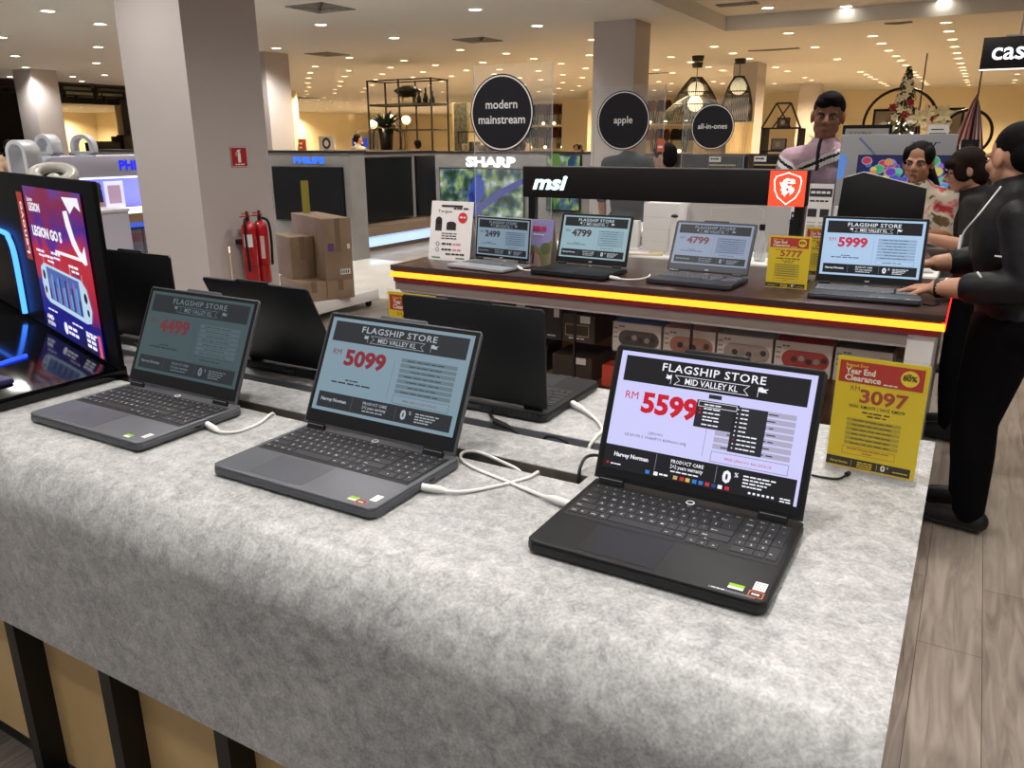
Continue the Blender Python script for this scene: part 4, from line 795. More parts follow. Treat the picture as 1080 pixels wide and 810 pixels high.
# ------------------------------------------------------------------ white gondola with bladeless fans
GX = -7.0; m_bl = mt('niche_blue', '#4560d8', .6, emit='#5a7bff', es=.55); m_gw = mt('gondola_white', '#d9d8ea', .45); m_glow = mt('shelf_light', '#ffffff', .4, emit='#f1f2ff', es=1.3); m_wood = mt('shelf_wood', '#a98e6a', .5)
gd = thing('shop_gondola', 'white backlit shelf unit with blue lettering behind the demo stand', 'display shelf', (-7.25, 5.0, 0))
MB().box(-7.5, GX-.02, 4.15, 6.0, 0, .12, m_gw).box(-7.5, -7.42, 4.15, 6.0, .12, 1.21, m_gw).box(-7.5, GX-.02, 4.15, 4.17, .12, 1.21, m_gw).box(-7.5, GX-.02, 5.98, 6.0, .12, 1.21, m_gw).build('frame', gd, True)
MB().box(-7.5, GX, 4.14, 6.01, 1.21, 1.40, m_gw).build('header_panel', gd, True, bevel=.004)
MB().box(-7.3, GX+.002, 4.17, 5.98, 1.195, 1.21, m_glow).box(-7.3, GX+.002, 4.17, 5.98, .865, .90, m_glow).build('light_strip', gd, True)
MB().box(-7.418, -7.41, 4.17, 5.98, .90, 1.195, mt('niche_violet', '#8c8ff0', .6, emit='#7478e8', es=.28)).build('backlit_panel', gd, True); MB().box(-7.418, -7.41, 4.17, 5.98, .12, .78, m_bl).build('backlit_panel', gd, True)
MB().box(-7.41, GX, 4.17, 5.98, .78, .865, m_wood).build('shelf', gd, True)
l_ = MB(); P = Pan(l_, (GX+.001, 4.78, 1.21), (0, 1, 0), (0, 0, 1), .001); m_pb = mt('letter_blue', '#1420d0', .4, emit='#1a28ff', es=.9); P.text('PHILIPS', 0, .058, .085, m_pb, 1, 'l', .04, 0, 3); l_.build('lettering', gd, True)
for k in range(2):
    pt = MB(); P = Pan(pt, (GX+.001, 4.40+.28*k, .80), (0, 1, 0), (0, 0, 1), .001); P.rect(0, 0, .12, .06, m_pap, 1); P.rect(.01, .02, .11, .05, m_ink, 2); P.dash(.02, .028, .08, .012, m_pap, 3, 3, k); pt.build('price_tag', gd, True)
for k, (y, w_) in enumerate(((4.80, .11), (4.93, .13), (5.07, .13))):
    t = thing('product_box', ['grey carton leftmost in the blue lit niche', 'grey carton in the middle of the blue lit niche', 'grey carton nearest the column in the blue lit niche'][k], 'box', (-7.2, y, .1205), 0, 'cartons in the blue niche'); MB().box(-.1, .1, -w_/2+.003, w_/2-.003, 0, .58, mt('carton_steel', '#7f8494', .5)).box(-.099, .1005, -w_/2+.004, w_/2-.004, .46, .55, mt('carton_rose', '#8d5a6a', .5)).build('carton', t, bevel=.003)
fr = thing('photo_card', 'pink picture card standing in the violet shelf niche', 'picture', (-7.25, 4.86, .9005)); MB().box(-.004, .004, -.10, .10, 0, .26, mt('card_white2', '#d7d6ee', .5)).box(.004, .006, -.065, .065, .05, .22, mt('card_rose', '#a88a94', .5)).build('card', fr)
fg = thing('photo_card', 'cut-out card of a person in black on the violet shelf', 'picture', (-7.1, 4.60, .9005)); MB().prism([(0, -.04, 0), (0, .06, 0), (0, .03, .12), (0, .03, .2), (0, -.03, .2), (0, -.05, .1)], (.006, 0, 0), mt('card_skin', '#b58f80', .6)).prism([(.006, -.035, .08), (.006, .035, .08), (.006, .03, .2), (.006, -.03, .2)], (.002, 0, 0), m_ink).ball((.004, 0, .225), (.008, .032, .038), m_ink).build('card', fg)
def fan(label, loc, rz, h, w_, d_):
    t = thing('bladeless_fan', label, 'fan', loc, rz, 'white bladeless fans'); m1 = mt('fan_white', '#d5d7de', .3); m2 = mt('fan_grey', '#aab0bb', .35)
    n = 16; r = w_/2; th = .036
    def loop(rr, zt): return [(-rr, .0)]+[(-rr*math.cos(PI*i/n), zt+rr*math.sin(PI*i/n)) for i in range(n+1)]+[(rr, .0)]
    A, B = loop(r, h-r), loop(r-th, h-r); mb = MB(); N_ = len(A)
    vs = [(x, y, z) for y in (-d_/2, d_/2) for L_ in (A, B) for x, z in L_]
    f = []
    for i in range(N_-1): f += [(i, i+1, N_+i+1, N_+i), (2*N_+i, 3*N_+i, 3*N_+i+1, 2*N_+i+1), (i, 2*N_+i, 2*N_+i+1, i+1), (N_+i, N_+i+1, 3*N_+i+1, 3*N_+i)]
    mb.add(vs, f, m1, False); mb.box(-r, r, -d_/2, d_/2, -.0, .02, m1); mb.build('loop', t, bevel=.006)
    MB().lathe([(.001, 0), (r*.9, 0), (r*.9, .002), (r*.85, .02), (.001, .02)], m2, (0, 0, -.02)).build('base', t)
fan('white bladeless fan left of the other one on the white gondola', (-7.22, 4.27, 1.42), math.radians(14), .17, .19, .12)
fan('white bladeless fan with a dark opening on the white gondola', (-7.15, 4.56, 1.42), math.radians(34), .17, .20, .11)
pl_ = thing('display_plinth', 'low white plinth behind the demo stand', 'plinth', (-6.9, 3.92, 0)); MB().box(-.45, .9, -.35, .2, 0, .98, m_gw).box(-.46, .91, -.36, .21, .98, 1.0, m_white).build('plinth_body', pl_)
fan('tallest white bladeless fan, standing left of the grey tilted fan head', (-7.02, 3.93, 1.02), math.radians(12), .52, .22, .16)
dr_ = thing('air_purifier', 'grey cylindrical air purifier with a tilted ring top', 'air purifier', (-6.42, 3.80, 1.0)); mg_ = mt('purifier_grey', '#98958f', .4); mgl = mt('purifier_light', '#bdbab2', .35)
MB().lathe([(.001, 0), (.14, 0), (.14, .22), (.001, .22)], mg_, n=28).build('drum', dr_)
rg = MB(Matrix.Translation((0, 0, .27)) @ Matrix.Rotation(math.radians(20), 4, 'Y') @ Matrix.Rotation(math.radians(14), 4, 'X')); rg.lathe([(.10, -.05), (.18, -.03), (.185, .0), (.175, .03), (.10, .035), (.09, .0), (.10, -.05)], mgl, n=32); rg.lathe([(.001, -.02), (.09, -.02)], m_blk, n=24); rg.lathe([(.001, .006), (.035, .0), (.05, -.015)], mgl, n=20); rg.build('ring_head', dr_)
ww = thing('kettle', 'white rounded appliance cropped by the left frame edge', 'appliance', (-7.32, 3.70, 1.0)); MB().lathe([(.001, 0), (.15, 0), (.17, .06), (.17, .2), (.13, .27), (.001, .29)], m_white, n=24).build('body', ww)

# ------------------------------------------------------------------ television walls
m_wallg = noisy('tv_wall_grey', '#7b7977', '#8a8886', 2, .6); m_tvf = mt('tv_frame', '#0c0c0d', .35); m_tvs = mt('tv_glass', '#0a090c', .22); m_cap = mt('partition_cap', '#161516', .5); m_cool = mt('cool_light', '#b9d0ea', .4, emit='#a9c9ee', es=.9)
w1 = thing('tv_partition', 'grey low partition wall with blue lettering and a dark television', 'partition', (-9, 8.2, 0))
MB().box(-12.5, -7.05, 8.05, 8.35, 0, 1.375, m_wallg).build('wall_panel', w1, True); MB().box(-12.5, -7.03, 8.03, 8.37, 1.375, 1.405, m_cap).build('cap', w1, True)
l_ = MB(); P = Pan(l_, (-8.02, 8.045, 1.245), (1, 0, 0), (0, 0, 1), .002); P.text('PHILIPS', 0, 0, .075, mt('letter_azure', '#1c50d8', .4, emit='#2a6bff', es=1.3), 1, 'l', .05, 0, 3, .55); l_.build('lettering', w1, True)
w2 = thing('tv_partition', 'grey low partition wall running back with a lit plinth', 'partition', (-7.9, 11, 0))
MB().box(-8.0, -7.74, 8.36, 10.9, 0, 1.345, m_wallg).build('wall_panel', w2, True); MB().box(-8.02, -7.72, 8.37, 10.92, 1.345, 1.375, m_cap).build('cap', w2, True)
MB().box(-7.74, -7.4, 8.45, 10.85, .22, .35, mt('plinth_wood', '#7d6a58', .5)).box(-7.74, -7.45, 8.46, 10.85, 0, .07, mt('plinth_wood')).build('plinth', w2, True); MB().box(-7.74, -7.42, 8.455, 10.85, .07, .20, m_cool).build('light_strip', w2, True)
w3 = thing('tv_partition', 'grey low partition wall with white block lettering above the blue-bird television', 'partition', (-6, 12.2, 0))
MB().box(-8.9, -4.99, 12.05, 12.35, 0, 1.325, m_wallg).build('wall_panel', w3, True); MB().box(-8.92, -4.99, 12.03, 12.37, 1.325, 1.35, m_cap).build('cap', w3, True)
l_ = MB(); P = Pan(l_, (-7.87, 12.045, 1.10), (1, 0, 0), (0, 0, 1), .004); P.text('SHARP', 0, 0, .15, mt('letter_white', '#ffffff', .4, emit='#f4f4f6', es=1.6), 1, 'l', .045, 0, 3, 1.0); l_.build('lettering', w3, True)
MB().box(-4.98, -2.4, 12.05, 12.3, 0, 1.33, mt('brown_partition', '#6b5f57', .6)).build('wall_panel', w3, True)
def tv(label, O, ex, w_, h_, draw=None, stand=None, grp='televisions on the low partition walls'):
    ex = Vector(ex).normalized(); n = ex.cross(V(0, 0, 1)); O = Vector(O); t = thing('television', label, 'television', O+ex*w_/2+n*.04, 0, grp)
    Q = lambda a, z, d: O+ex*a+V(0, 0, z)+n*d
    MB().prism([Q(0, 0, .005), Q(w_, 0, .005), Q(w_, h_, .005), Q(0, h_, .005)], n*.045, m_tvf).build('housing', t, True, bevel=.003)
    s_ = MB(); P = Pan(s_, Q(.015, .02, .051), ex, (0, 0, 1), .003); P.rect(0, 0, w_-.03, h_-.035, m_tvs, 0)
    if draw: draw(P, w_-.03, h_-.035)
    s_.build('screen', t, True)
tv('switched-off television under the blue lettering, behind the cartons', (-8.40, 8.05, .47), (1, 0, 0), 1.25, .73)
tv('switched-off television on the side partition beside the lit plinth', (-7.74, 9.05, .38), (0, 1, 0), 1.18, .92)
tv('second switched-off television further back on the side partition', (-7.74, 10.36, .38), (0, 1, 0), .5, .92)
def em(n, c, s=1.): return mt('pic_'+n, '#030303', .3, emit=c, es=s)
mp_ = mt('pic_foliage', '#030303', .3); nt, N, L, b = nodes(mp_); tc = N.new('ShaderNodeTexCoord'); nz = N.new('ShaderNodeTexNoise'); nz.inputs['Scale'].default_value = 4.2; nz.inputs['Detail'].default_value = 2.5
cr = N.new('ShaderNodeValToRGB'); e = cr.color_ramp.elements; e[0].position = .3; e[0].color = (*lin('#101c18'), 1); e[1].position = .72; e[1].color = (*lin('#dfe6d2'), 1)
for p, c in ((.42, '#2f4a2a'), (.5, '#4c6a86'), (.56, '#86a02c'), (.63, '#9fb0bc')): k = e.new(p); k.color = (*lin(c), 1)
L.new(tc.outputs['Object'], nz.inputs['Vector']); L.new(nz.outputs['Fac'], cr.inputs['Fac']); L.new(cr.outputs['Color'], b.inputs['Emission Color']); b.inputs['Emission Strength'].default_value = .8
def bird(P, w_, h_):
    P.rect(0, 0, w_, h_, mp_, 1); bb = em('bird', '#2f49a8', .9); br = em('branch', '#4a4a96', .9)
    P.poly([(.55, .05), (.95, .30), (1.30, .52), (w_, .70), (w_, .60), (1.35, .42), (1.0, .20), (.68, .0)][::-1], br, 2)
    P.poly([(.58, .22), (.62, .45), (.68, .60), (.74, .70), (.80, .75), (.88, .74), (.92, .66), (.94, .50), (.90, .34), (.80, .24), (.72, .12), (.66, .02), (.60, .02)][::-1], bb, 3); P.poly([(.90, .70), (.98, .66), (.91, .64)][::-1], em('beak', '#9aa3b5'), 4); P.disc(.86, .70, .018, em('eye', '#0a0a12'), 4, 10)
    P.poly([(.62, .40), (.70, .46), (.78, .26), (.70, .16)][::-1], em('wing', '#1f2f7a', .9), 4)
tv('large lit television showing a blue bird on a branch', (-8.42, 12.05, .20), (1, 0, 0), 1.74, .87, bird)
def jungle(P, w_, h_):
    P.rect(0, 0, w_, h_, mp_, 1); P.poly([(.15, .0), (.28, .5), (.22, .9), (.1, .9), (.05, .4)], em('leaf', '#5c7f3c', .8), 2); P.poly([(.42, .1), (.5, .5), (.48, .9), (.38, .8), (.36, .3)], em('wave', '#20426a', .8), 2)
tv('lit television showing green leaves, seen above and below the black header', (-6.25, 12.05, .40), (1, 0, 0), .62, .90, jungle)

# ------------------------------------------------------------------ white tables behind the laptop table
m_wt = mt('table_white', '#eceae8', .3); m_gp = mt('pale_grey', '#b5b2ae', .35)
def white_table(label, x0, x1, y0, y1, z):
    t = thing('white_table', label, 'table', ((x0+x1)/2, (y0+y1)/2, 0), 0, 'white display tables'); MB().box(x0, x1, y0, y1, z-.04, z, m_wt).build('table_top', t, True, bevel=.004)
    for x in (x0+.02, x1-.07): MB().box(x, x+.05, y0+.02, y1-.02, 0, z-.04, m_wt).build('side_leg', t, True)
    MB().box(x0+.07, x1-.07, (y0+y1)/2-.02, (y0+y1)/2+.02, .1, z-.04, m_wt).build('modesty_panel', t, True)
white_table('long white table right behind the amber-lit table', -2.4, -.10, 4.0, 4.40, .93)
white_table('second white table, below the all-in-ones sign', -2.5, -1.05, 5.15, 5.75, .93)
round_sign('clear sheet with the middle-sized round black sign in front of the grey column', -1.95, -1.54, 4.33, .942, 1.81, -1.775, 1.626, .159, ['apple'], .037)
round_sign('clear sheet with the smallest round sign reading all-in-ones', -1.78, -1.36, 5.4, .942, 1.78, -1.58, 1.605, .145, ['all-in-ones'], .033)
pt = thing('hang_tag', 'small orange tag hanging on the clear sheet edge', 'tag', (-1.545, 4.32, 1.42)); MB().box(-.02, .02, -.004, 0, .04, .11, mt('tag_orange', '#d1664c', .5)).box(-.002, .002, -.003, 0, .11, .16, m_blk).box(-.013, .013, -.005, -.004, .06, .072, m_pap).build('tag_card', pt)
wb_ = thing('white_box', 'tall white box with drawer lines on the white table', 'box', (-1.47, 4.27, .93)); w_ = MB(); w_.box(-.10, .10, -.10, .10, 0, .265, m_wt)
for k in range(3): w_.box(-.0995, .0995, -.1012, -.10, .06+.065*k, .062+.065*k, m_gp)
w_.build('box_body', wb_, bevel=.002)
ad = thing('charger', 'white charger stand with a black tip in front of the drawer box', 'charger', (-1.38, 4.12, .93)); MB().box(-.012, .012, -.008, .008, 0, .20, m_wt).box(-.03, .03, -.03, .03, 0, .008, m_wt).build('stand', ad); MB().ball((.004, 0, .205), (.02, .012, .010), m_blk).build('tip', ad)
gp = thing('back_panel', 'pale grey back of a display screen on the white table', 'screen', (-1.08, 4.31, .93)); MB().prism([(-.28, 0, .02), (.27, 0, .02), (.27, .02, .28), (-.28, .02, .28)], (0, .02, 0), m_gp).build('panel', gp, bevel=.004); MB().box(-.30, .29, -.06, .08, 0, .02, m_wt).build('foot', gp)
g2 = MB(); P = Pan(g2, (-.28, -.0005, .02), (1, 0, 0), (0, .02, .26), .0008); P.line([(.12, .18), (.12, .22), (.36, .235), (.40, .22), (.40, .18)], .006, mt('panel_sheen', '#c9c7c6', .3), 1); g2.build('painted_reflection', gp)  # glass reflection on the panel, painted as a pale line
fl_ = thing('display_board', 'low white flat panel left of the drawer box', 'panel', (-1.72, 4.25, .93)); MB().box(-.14, .10, -.02, .02, 0, .16, m_wt).box(-.16, .12, -.06, .06, 0, .01, m_wt).build('panel', fl_, bevel=.003)
mg = thing('magazine', 'loose printed sheets lying on the white table', 'papers', (-1.52, 4.08, .93), .3); MB().box(-.12, .10, -.06, .06, 0, .006, mt('paper_sand', '#d8c9a2', .5)).box(-.16, .02, -.05, .07, .006, .010, m_pap).build('sheets', mg)
for lab, x, w_, h0, h1, y in (('printed specification sheet on a stand behind the red shield', -.68, .115, .06, .38, 4.25), ('narrow white price sheet partly hidden by the sign post', -.775, .05, .05, .27, 4.15)):
    t = thing('spec_stand', lab, 'sign', (x, y, .93), 0, 'white sheets on the white table'); s_ = MB(); s_.prism([(-w_/2, 0, .0), (w_/2, 0, 0), (w_/2, .05, h1), (-w_/2, .05, h1)], (0, .005, 0), m_pap); s_.box(-w_/2, w_/2, 0, .09, 0, .006, m_acr); g = s_; P = Pan(g, (-w_/2, -.0006, 0), (1, 0, 0), (0, .05, h1), .001); P.rect(.004, h1-.06, w_-.004, h1-.02, m_ink, 1); P.dash(.01, h1-.045, w_-.02, .012, m_pap, 2, 4, 1); P.dash(.008, h1-.085, w_*.8, .008, m_ink, 1, 4, 2)
    P.rect(.004, h1-.16, w_*.42, h1-.12, m_ink, 1); P.rect(w_*.55, h1-.16, w_*.92, h1-.12, m_ink, 1)
    for k in range(6): P.dash(.008, h1-.19-.016*k, w_*.36, .005, mt('ink_grey', '#9aa0a8', .5), 1, 3, k); P.dash(w_*.55, h1-.19-.016*k, w_*.36, .005, mt('ink_grey'), 1, 3, 9+k)
    g.build('sheet', t)
for lab, x, h_, w_ in (('white side panel left of the sign post', -.86, .26, .09), ('white side panel right of the specification sheet', -.585, .27, .06)):
    t = thing('display_board', lab, 'panel', (x, 4.33, .93)); MB().box(-w_/2, w_/2, 0, .02, 0, h_, m_wt).box(-w_/2, w_/2, -.03, .05, 0, .01, m_wt).build('panel', t, bevel=.004)
m_bot = mt('bottle_clear', '#d5d9dc', .1); m_bot.node_tree.nodes['Principled BSDF'].inputs['Alpha'].default_value = .4
bt = thing('bottle', 'small clear bottle with a dark cap beside the sign post', 'bottle', (-.915, 4.12, .93)); MB().lathe([(.001, 0), (.028, 0), (.03, .02), (.03, .11), (.015, .145), (.012, .155)], m_bot, n=16).build('body', bt); MB().cyl((0, 0, .155), (0, 0, .185), .015, m_blk, n=12).build('cap', bt)
ab = thing('computer_back', 'black back of a computer screen with a pale top edge', 'computer', (-.38, 4.05, .93))
pts = [(-.560, 1.135), (-.195, 1.13), (-.198, 1.312), (-.462, 1.378), (-.548, 1.350)]; MB().prism([(x, 4.03, z) for x, z in pts], (0, .045, 0), mt('screen_back', '#070708', .6)).build('housing', ab, True, bevel=.003)
MB().tube([(-.198, 4.035, 1.314), (-.462, 4.035, 1.380), (-.548, 4.035, 1.352)], .0022, m_pap, 6, smoothpath=False).build('pale_edge', ab, True); MB().box(-.42, -.34, 4.04, 4.07, .94, 1.14, m_blk).box(-.48, -.26, 4.01, 4.14, .93, .94, m_blk).build('foot', ab, True)
rod = thing('acrylic_rod', 'clear acrylic rod stand in front of the floral blouse', 'stand', (-.17, 4.12, .93)); MB().box(-.012, .012, -.004, .004, .008, .27, m_acr).lathe([(.001, .0), (.05, 0), (.05, .008), (.001, .008)], m_acr, n=20).build('rod', rod)
# black displays and small cards on the second white table
for k, (x, w_, h_, y, lab) in enumerate([(-1.70, .17, .50, 5.48, 'black monitor back left of the stacked displays'), (-1.48, .26, .49, 5.48, 'black display with a white card on its corner'), (-1.20, .22, .495, 5.48, 'black display with small white logos')]):
    t = thing('monitor', lab, 'monitor', (x, y, .93), 0, 'black displays on the second white table'); MB().box(-w_/2, w_/2, 0, .03, .06, h_, m_tvf).build('housing', t, bevel=.004); MB().box(-.02, .02, .005, .03, .01, .08, m_blk).box(-.07, .07, -.04, .07, 0, .012, m_blk).build('foot', t)
    if k: 
        g = MB(); P = Pan(g, (-w_/2, -.001, .06), (1, 0, 0), (0, 0, 1), .001); P.rect(.0, h_-.10, .08, h_-.065, m_pap, 1); P.dash(.01, h_-.085, .06, .01, m_ink, 2, 3, 1); P.rect(.0, h_-.125, w_*.7, h_-.115, mt('trim_gold', '#b3a06a', .5), 1); P.dash(.10, h_-.16, .1, .014, m_pap, 1, 3, 2); P.dash(.02, h_-.19, .16, .016, mt('trim_copper', '#8a5a48', .5), 1, 5, 3); g.build('card', t)

# ------------------------------------------------------------------ grey promotional stand with the paint-tin screen
ac = thing('promo_stand', 'light grey promotional panel with dark lettering behind the floral blouse', 'display stand', (-.40, 4.85, 0)); m_pg = mt('promo_grey', '#a5a5a8', .5)
MB().box(-.687, -.126, 4.80, 4.83, .05, 1.548, m_pg).box(-.687, -.126, 4.76, 4.87, 0, .05, m_pg).build('panel', ac, True, bevel=.003)
l_ = MB(); P = Pan(l_, (-.687, 4.799, .98), (1, 0, 0), (0, 0, 1), .001); P.text('acer', .343, .508, .030, mt('letter_black', '#232326', .5), 1, 'l', .0, .25, 3, .143); l_.build('lettering', ac, True); l_ = MB(); P = Pan(l_, (-.687, 4.799, .98), (1, 0, 0), (0, 0, 1), .001); P.poly([(.087, .548), (.10, .552), (.19, .461), (.178, .461)], mt('streak_blue', '#7f8fd0', .5), 1); l_.build('blue_streak', ac, True); l_ = MB(); P = Pan(l_, (-.687, 4.799, .98), (1, 0, 0), (0, 0, 1), .001); P.poly([(.0, .33), (.03, .34), (.043, .435), (.026, .47), (0, .46)], mt('painted_glow_azure', '#6a9ae0', .5, emit='#5a8ae8', es=.4), 1); l_.build('blue_streak', ac, True)  # the azure patch is a blue glow painted onto the panel
tt = thing('monitor', 'lit monitor showing many pots of coloured paint', 'monitor', (-.305, 4.735, .97)); MB().box(-.278, .26, .0, .026, .15, .474, m_tvf).build('housing', tt, bevel=.003); MB().box(-.03, .03, .008, .026, .0, .2, m_blk).box(-.1, .1, -.03, .028, 0, .012, m_blk).build('foot', tt)
tb2 = thing('white_table', 'small white table carrying the paint-pot monitor', 'table', (-.305, 4.735, 0), 0, 'white display tables'); MB().box(-.30, .27, -.03, .06, .93, .97, m_wt).build('table_top', tb2, bevel=.004); MB().box(-.28, .25, -.01, .02, 0, .93, m_wt).build('front_leg', tb2)
s_ = MB(); P = Pan(s_, (-.274, -.0012, .157), (1, 0, 0), (0, 0, 1), .0015); SK = .87
_r, _d = P.rect, P.disc
P.rect = lambda a, b_, c, d, m, l=1: _r(a*SK, b_*SK, c*SK, d*SK, m, l)
P.disc = lambda x, y, r, m, l=1, n=28, ry=None: _d(x*SK, y*SK, r*SK, m, l, n, (ry or r)*SK)
P.rect(0, 0, .61, .36, em('deep', '#262a55', .8), 1); pr = random.Random(5)
cols = ['#3fae6a', '#6f3fb8', '#c2384a', '#4a9be0', '#d6c45a', '#8a86b8', '#2f58c8', '#e08a3a', '#5fc0a0', '#a35ac8']
for k in range(110):
    x, y = pr.uniform(.03, .58), pr.uniform(.03, .33); r = pr.uniform(.014, .034); c = cols[k % 10]; P.disc(x, y, r, em('rim%d' % (k % 3), ('#aab0cc', '#8a90b4', '#6d76a4')[k % 3], .7), 2+k*.02, 18, r*.85); P.disc(x, y, r*.85, em('paint%d' % (k % 10), c, .8), 2.02+k*.02, 18, r*.72)
for x, y, r, c in ((.53, .30, .05, 4+1-5+1), (.44, .27, .035, 4), (.50, .17, .055, 3), (.41, .33, .04, 0), (.05, .33, .03, 2), (.53, .22, .04, 2)): P.disc(x, y, r, em('rim0', '#aab0cc', .7), 5, 22, r*.8); P.disc(x, y, r*.85, em('paint%d' % c, cols[c], .8), 5.1, 22, r*.66)
s_.build('screen', tt)
ins = thing('poster_frame', 'black framed notice reading instalment behind the grey panel', 'notice', (-.76, 6.55, 0)); MB().box(-.175, .16, 0, .03, .9, 1.625, m_tvf).box(-.02, .02, 0, .03, .02, .9, m_blk).box(-.15, .15, -.12, .15, 0, .02, m_blk).build('frame', ins)
g = MB(); P = Pan(g, (-.155, -.001, .92), (1, 0, 0), (0, 0, 1), .001); P.rect(0, 0, .295, .68, mt('notice_grey', '#a9a7a5', .5), 1); P.text('FLEXIBLE', .03, .632, .026, mt('ink_dim', '#6a6866', .5), 2, 'l', .01, 0, 1, .15); P.text('INSTALMENT', .03, .595, .028, mt('ink_wine', '#8a2f35', .5), 2, 'l', .015, 0, 1, .24); g.build('notice', ins)
for lab, x, y, z0, z1, w_ in (('white framed picture card above the promotional panel', -.30, 6.5, .9, 1.62, .13), ('dark picture stand at the right end of the promotional panel', -.085, 5.99, .9, 1.52, .10)):
    t = thing('poster_frame', lab, 'picture', (x, y, 0)); dk_ = 'dark' in lab; MB().box(-w_/2, w_/2, 0, .02, z0, z1, m_tvf if dk_ else m_pap).box(-.01, .01, 0, .02, .02, z0, m_blk).box(-.08, .08, -.08, .1, 0, .02, m_blk).build('frame', t)
    g = MB(); P = Pan(g, (-w_/2, -.001, z1-.14), (1, 0, 0), (0, 0, 1), .001); P.rect(.012, .02, w_-.012, .085, m_ink, 1); P.rect(.02, .03, w_*.5, .06, mt('photo_grey', '#7f8288', .5), 2); P.rect(w_*.55, .03, w_*.8, .075, mt('photo_grey'), 2); P.rect(.02, .105, w_-.03, .112, m_ink, 1); g.build('picture', t)

# ------------------------------------------------------------------ furniture department
m_iron = mt('black_iron', '#17150f', .5); m_globe = mt('globe_lamp', '#fff6e2', .5, emit='#ffeabb', es=1.25); m_leafd = mt('leaf_dark', '#1f2a18', .6)
et = thing('etagere', 'tall black metal frame shelf with open compartments', 'shelf', (-10.8, 14.3, 0))
f = MB()
for x in (-11.63, -10.80, -9.97):
    for y in (14, 14.6): f.box(x-.015, x+.015, y-.015, y+.015, 0, 2.76, m_iron)
for z in (2.745, 2.25, 1.75, 1.2, .1):
    for y in (14, 14.6): f.box(-11.63, -9.97, y-.012, y+.012, z-.012, z+.012, m_iron)
    for x in (-11.63, -9.97): f.box(x-.012, x+.012, 14, 14.6, z-.012, z+.012, m_iron)
f.build('frame', et, True); MB().box(-11.6, -10.0, 14.01, 14.59, 2.262, 2.28, m_iron).build('shelf', et, True); MB().box(-11.6, -10.0, 14.01, 14.59, 1.212, 1.23, m_iron).build('shelf', et, True)
def deco(name, label, cat, loc, fn, grp=None):
    t = thing(name, label, cat, loc, 0, grp); fn(t); return t
deco('bowl', 'black oval bowl on a pale box at the top of the metal frame shelf', 'bowl', (-10.78, 14.3, 2.28), lambda t: (MB().box(-.27, .27, -.2, .2, 0, .12, mt('box_linen', '#8d8168', .6)).build('pale_box', t, bevel=.004), MB().lathe([(.001, .12), (.12, .12), (.29, .24), (.30, .27), (.12, .36), (.001, .37)], m_iron, n=28).build('bowl_body', t)))
def bottles(t):
    for k in range(5):
        h_ = (.26, .2, .3, .17, .23)[k]; MB().lathe([(.001, 0), (.045, 0), (.05, h_*.4), (.02, h_*.65), (.018, h_), (.001, h_)], m_iron, ((k-2)*.085, (k % 2)*.08, 0), 12).build('vase', t)
deco('vase_set', 'dark slim vases grouped on the metal frame shelf', 'vase', (-10.25, 14.2, 2.28), bottles)
def plant(t, n=60, r=.5, h=.3, seed=1, leaf=m_leafd, pot=True):
    q_ = random.Random(seed); m = MB()
    for k in range(n):
        a = q_.uniform(0, 2*PI); e_ = q_.uniform(-.2, 1.2); L_ = r*q_.uniform(.6, 1); d = V(math.cos(a)*math.cos(e_), math.sin(a)*math.cos(e_), math.sin(e_)); s = V(-math.sin(a), math.cos(a), 0)*L_*.09; o = V(0, 0, h)
        p1, p2 = o+d*L_*.5+V(0, 0, .02), o+d*L_-V(0, 0, L_*.12); m.add([o, p1+s, p2, p1-s], [(0, 1, 2, 3)], leaf)
    m.build('leaves', t)
    if pot: MB().lathe([(.001, 0), (.12, 0), (.16, h), (.001, h)], m_iron, n=16).build('pot', t)
deco('potted_plant', 'spiky dark plant in front of the metal frame shelf', 'plant', (-10.72, 13.42, 1.35), lambda t: plant(t, 90, .5, .42, 3))
cab = thing('sideboard', 'dark sideboard below the spiky plant', 'cabinet', (-10.9, 13.4, 0)); MB().box(-1.3, .9, -.25, .25, .08, 1.35, mt('sideboard_brown', '#4d3c2c', .6)).build('body', cab, bevel=.005); MB().box(-1.2, .8, -.2, .2, 0, .08, m_iron).build('plinth', cab)
for k, (x, y, z) in enumerate(((-12.34, 15.0, 1.90), (-11.83, 15.0, 2.0), (-11.56, 15.22, 1.98))):
    t = thing('globe_lamp', ['glowing globe lamp left of the metal frame shelf under an arch', 'glowing globe lamp left of two above the spiky plant', 'glowing globe lamp right of two above the spiky plant'][k], 'lamp', (x, y, 0), 0, 'globe lamps'); MB().ball((0, 0, z), .10, m_globe).build('globe', t); MB().cyl((0, 0, .02), (0, 0, z-.09), .012, m_iron, n=8).cyl((0, 0, 0), (0, 0, .02), .15, m_iron, n=20).build('pole', t)
am = thing('arch_frame', 'thin black arch beside the metal frame shelf', 'decor', (-12.2, 15.3, 0)); MB().torus((0, 0, 1.55), .42, .022, m_iron, (0, 1, 0), 28, 8, 0, 2*PI).cyl((-.42, 0, 0), (-.42, 0, 1.55), .022, m_iron, n=8).cyl((.42, 0, 0), (.42, 0, 1.55), .022, m_iron, n=8).build('arch', am)
pn_ = thing('wall_art', 'tall dark textured panel beside the metal frame shelf', 'panel', (-9.95, 15.2, 0)); MB().box(-.28, .06, 0, .06, .02, 2.31, noisy('dark_weave', '#26251c', '#4a4838', 14, .7)).build('panel', pn_); MB().box(-.32, -.28, 0, .07, 0, 2.33, mt('panel_frame', '#9a8a66', .5)).box(-.30, .08, -.1, .16, 0, .02, mt('panel_frame')).build('frame', pn_)
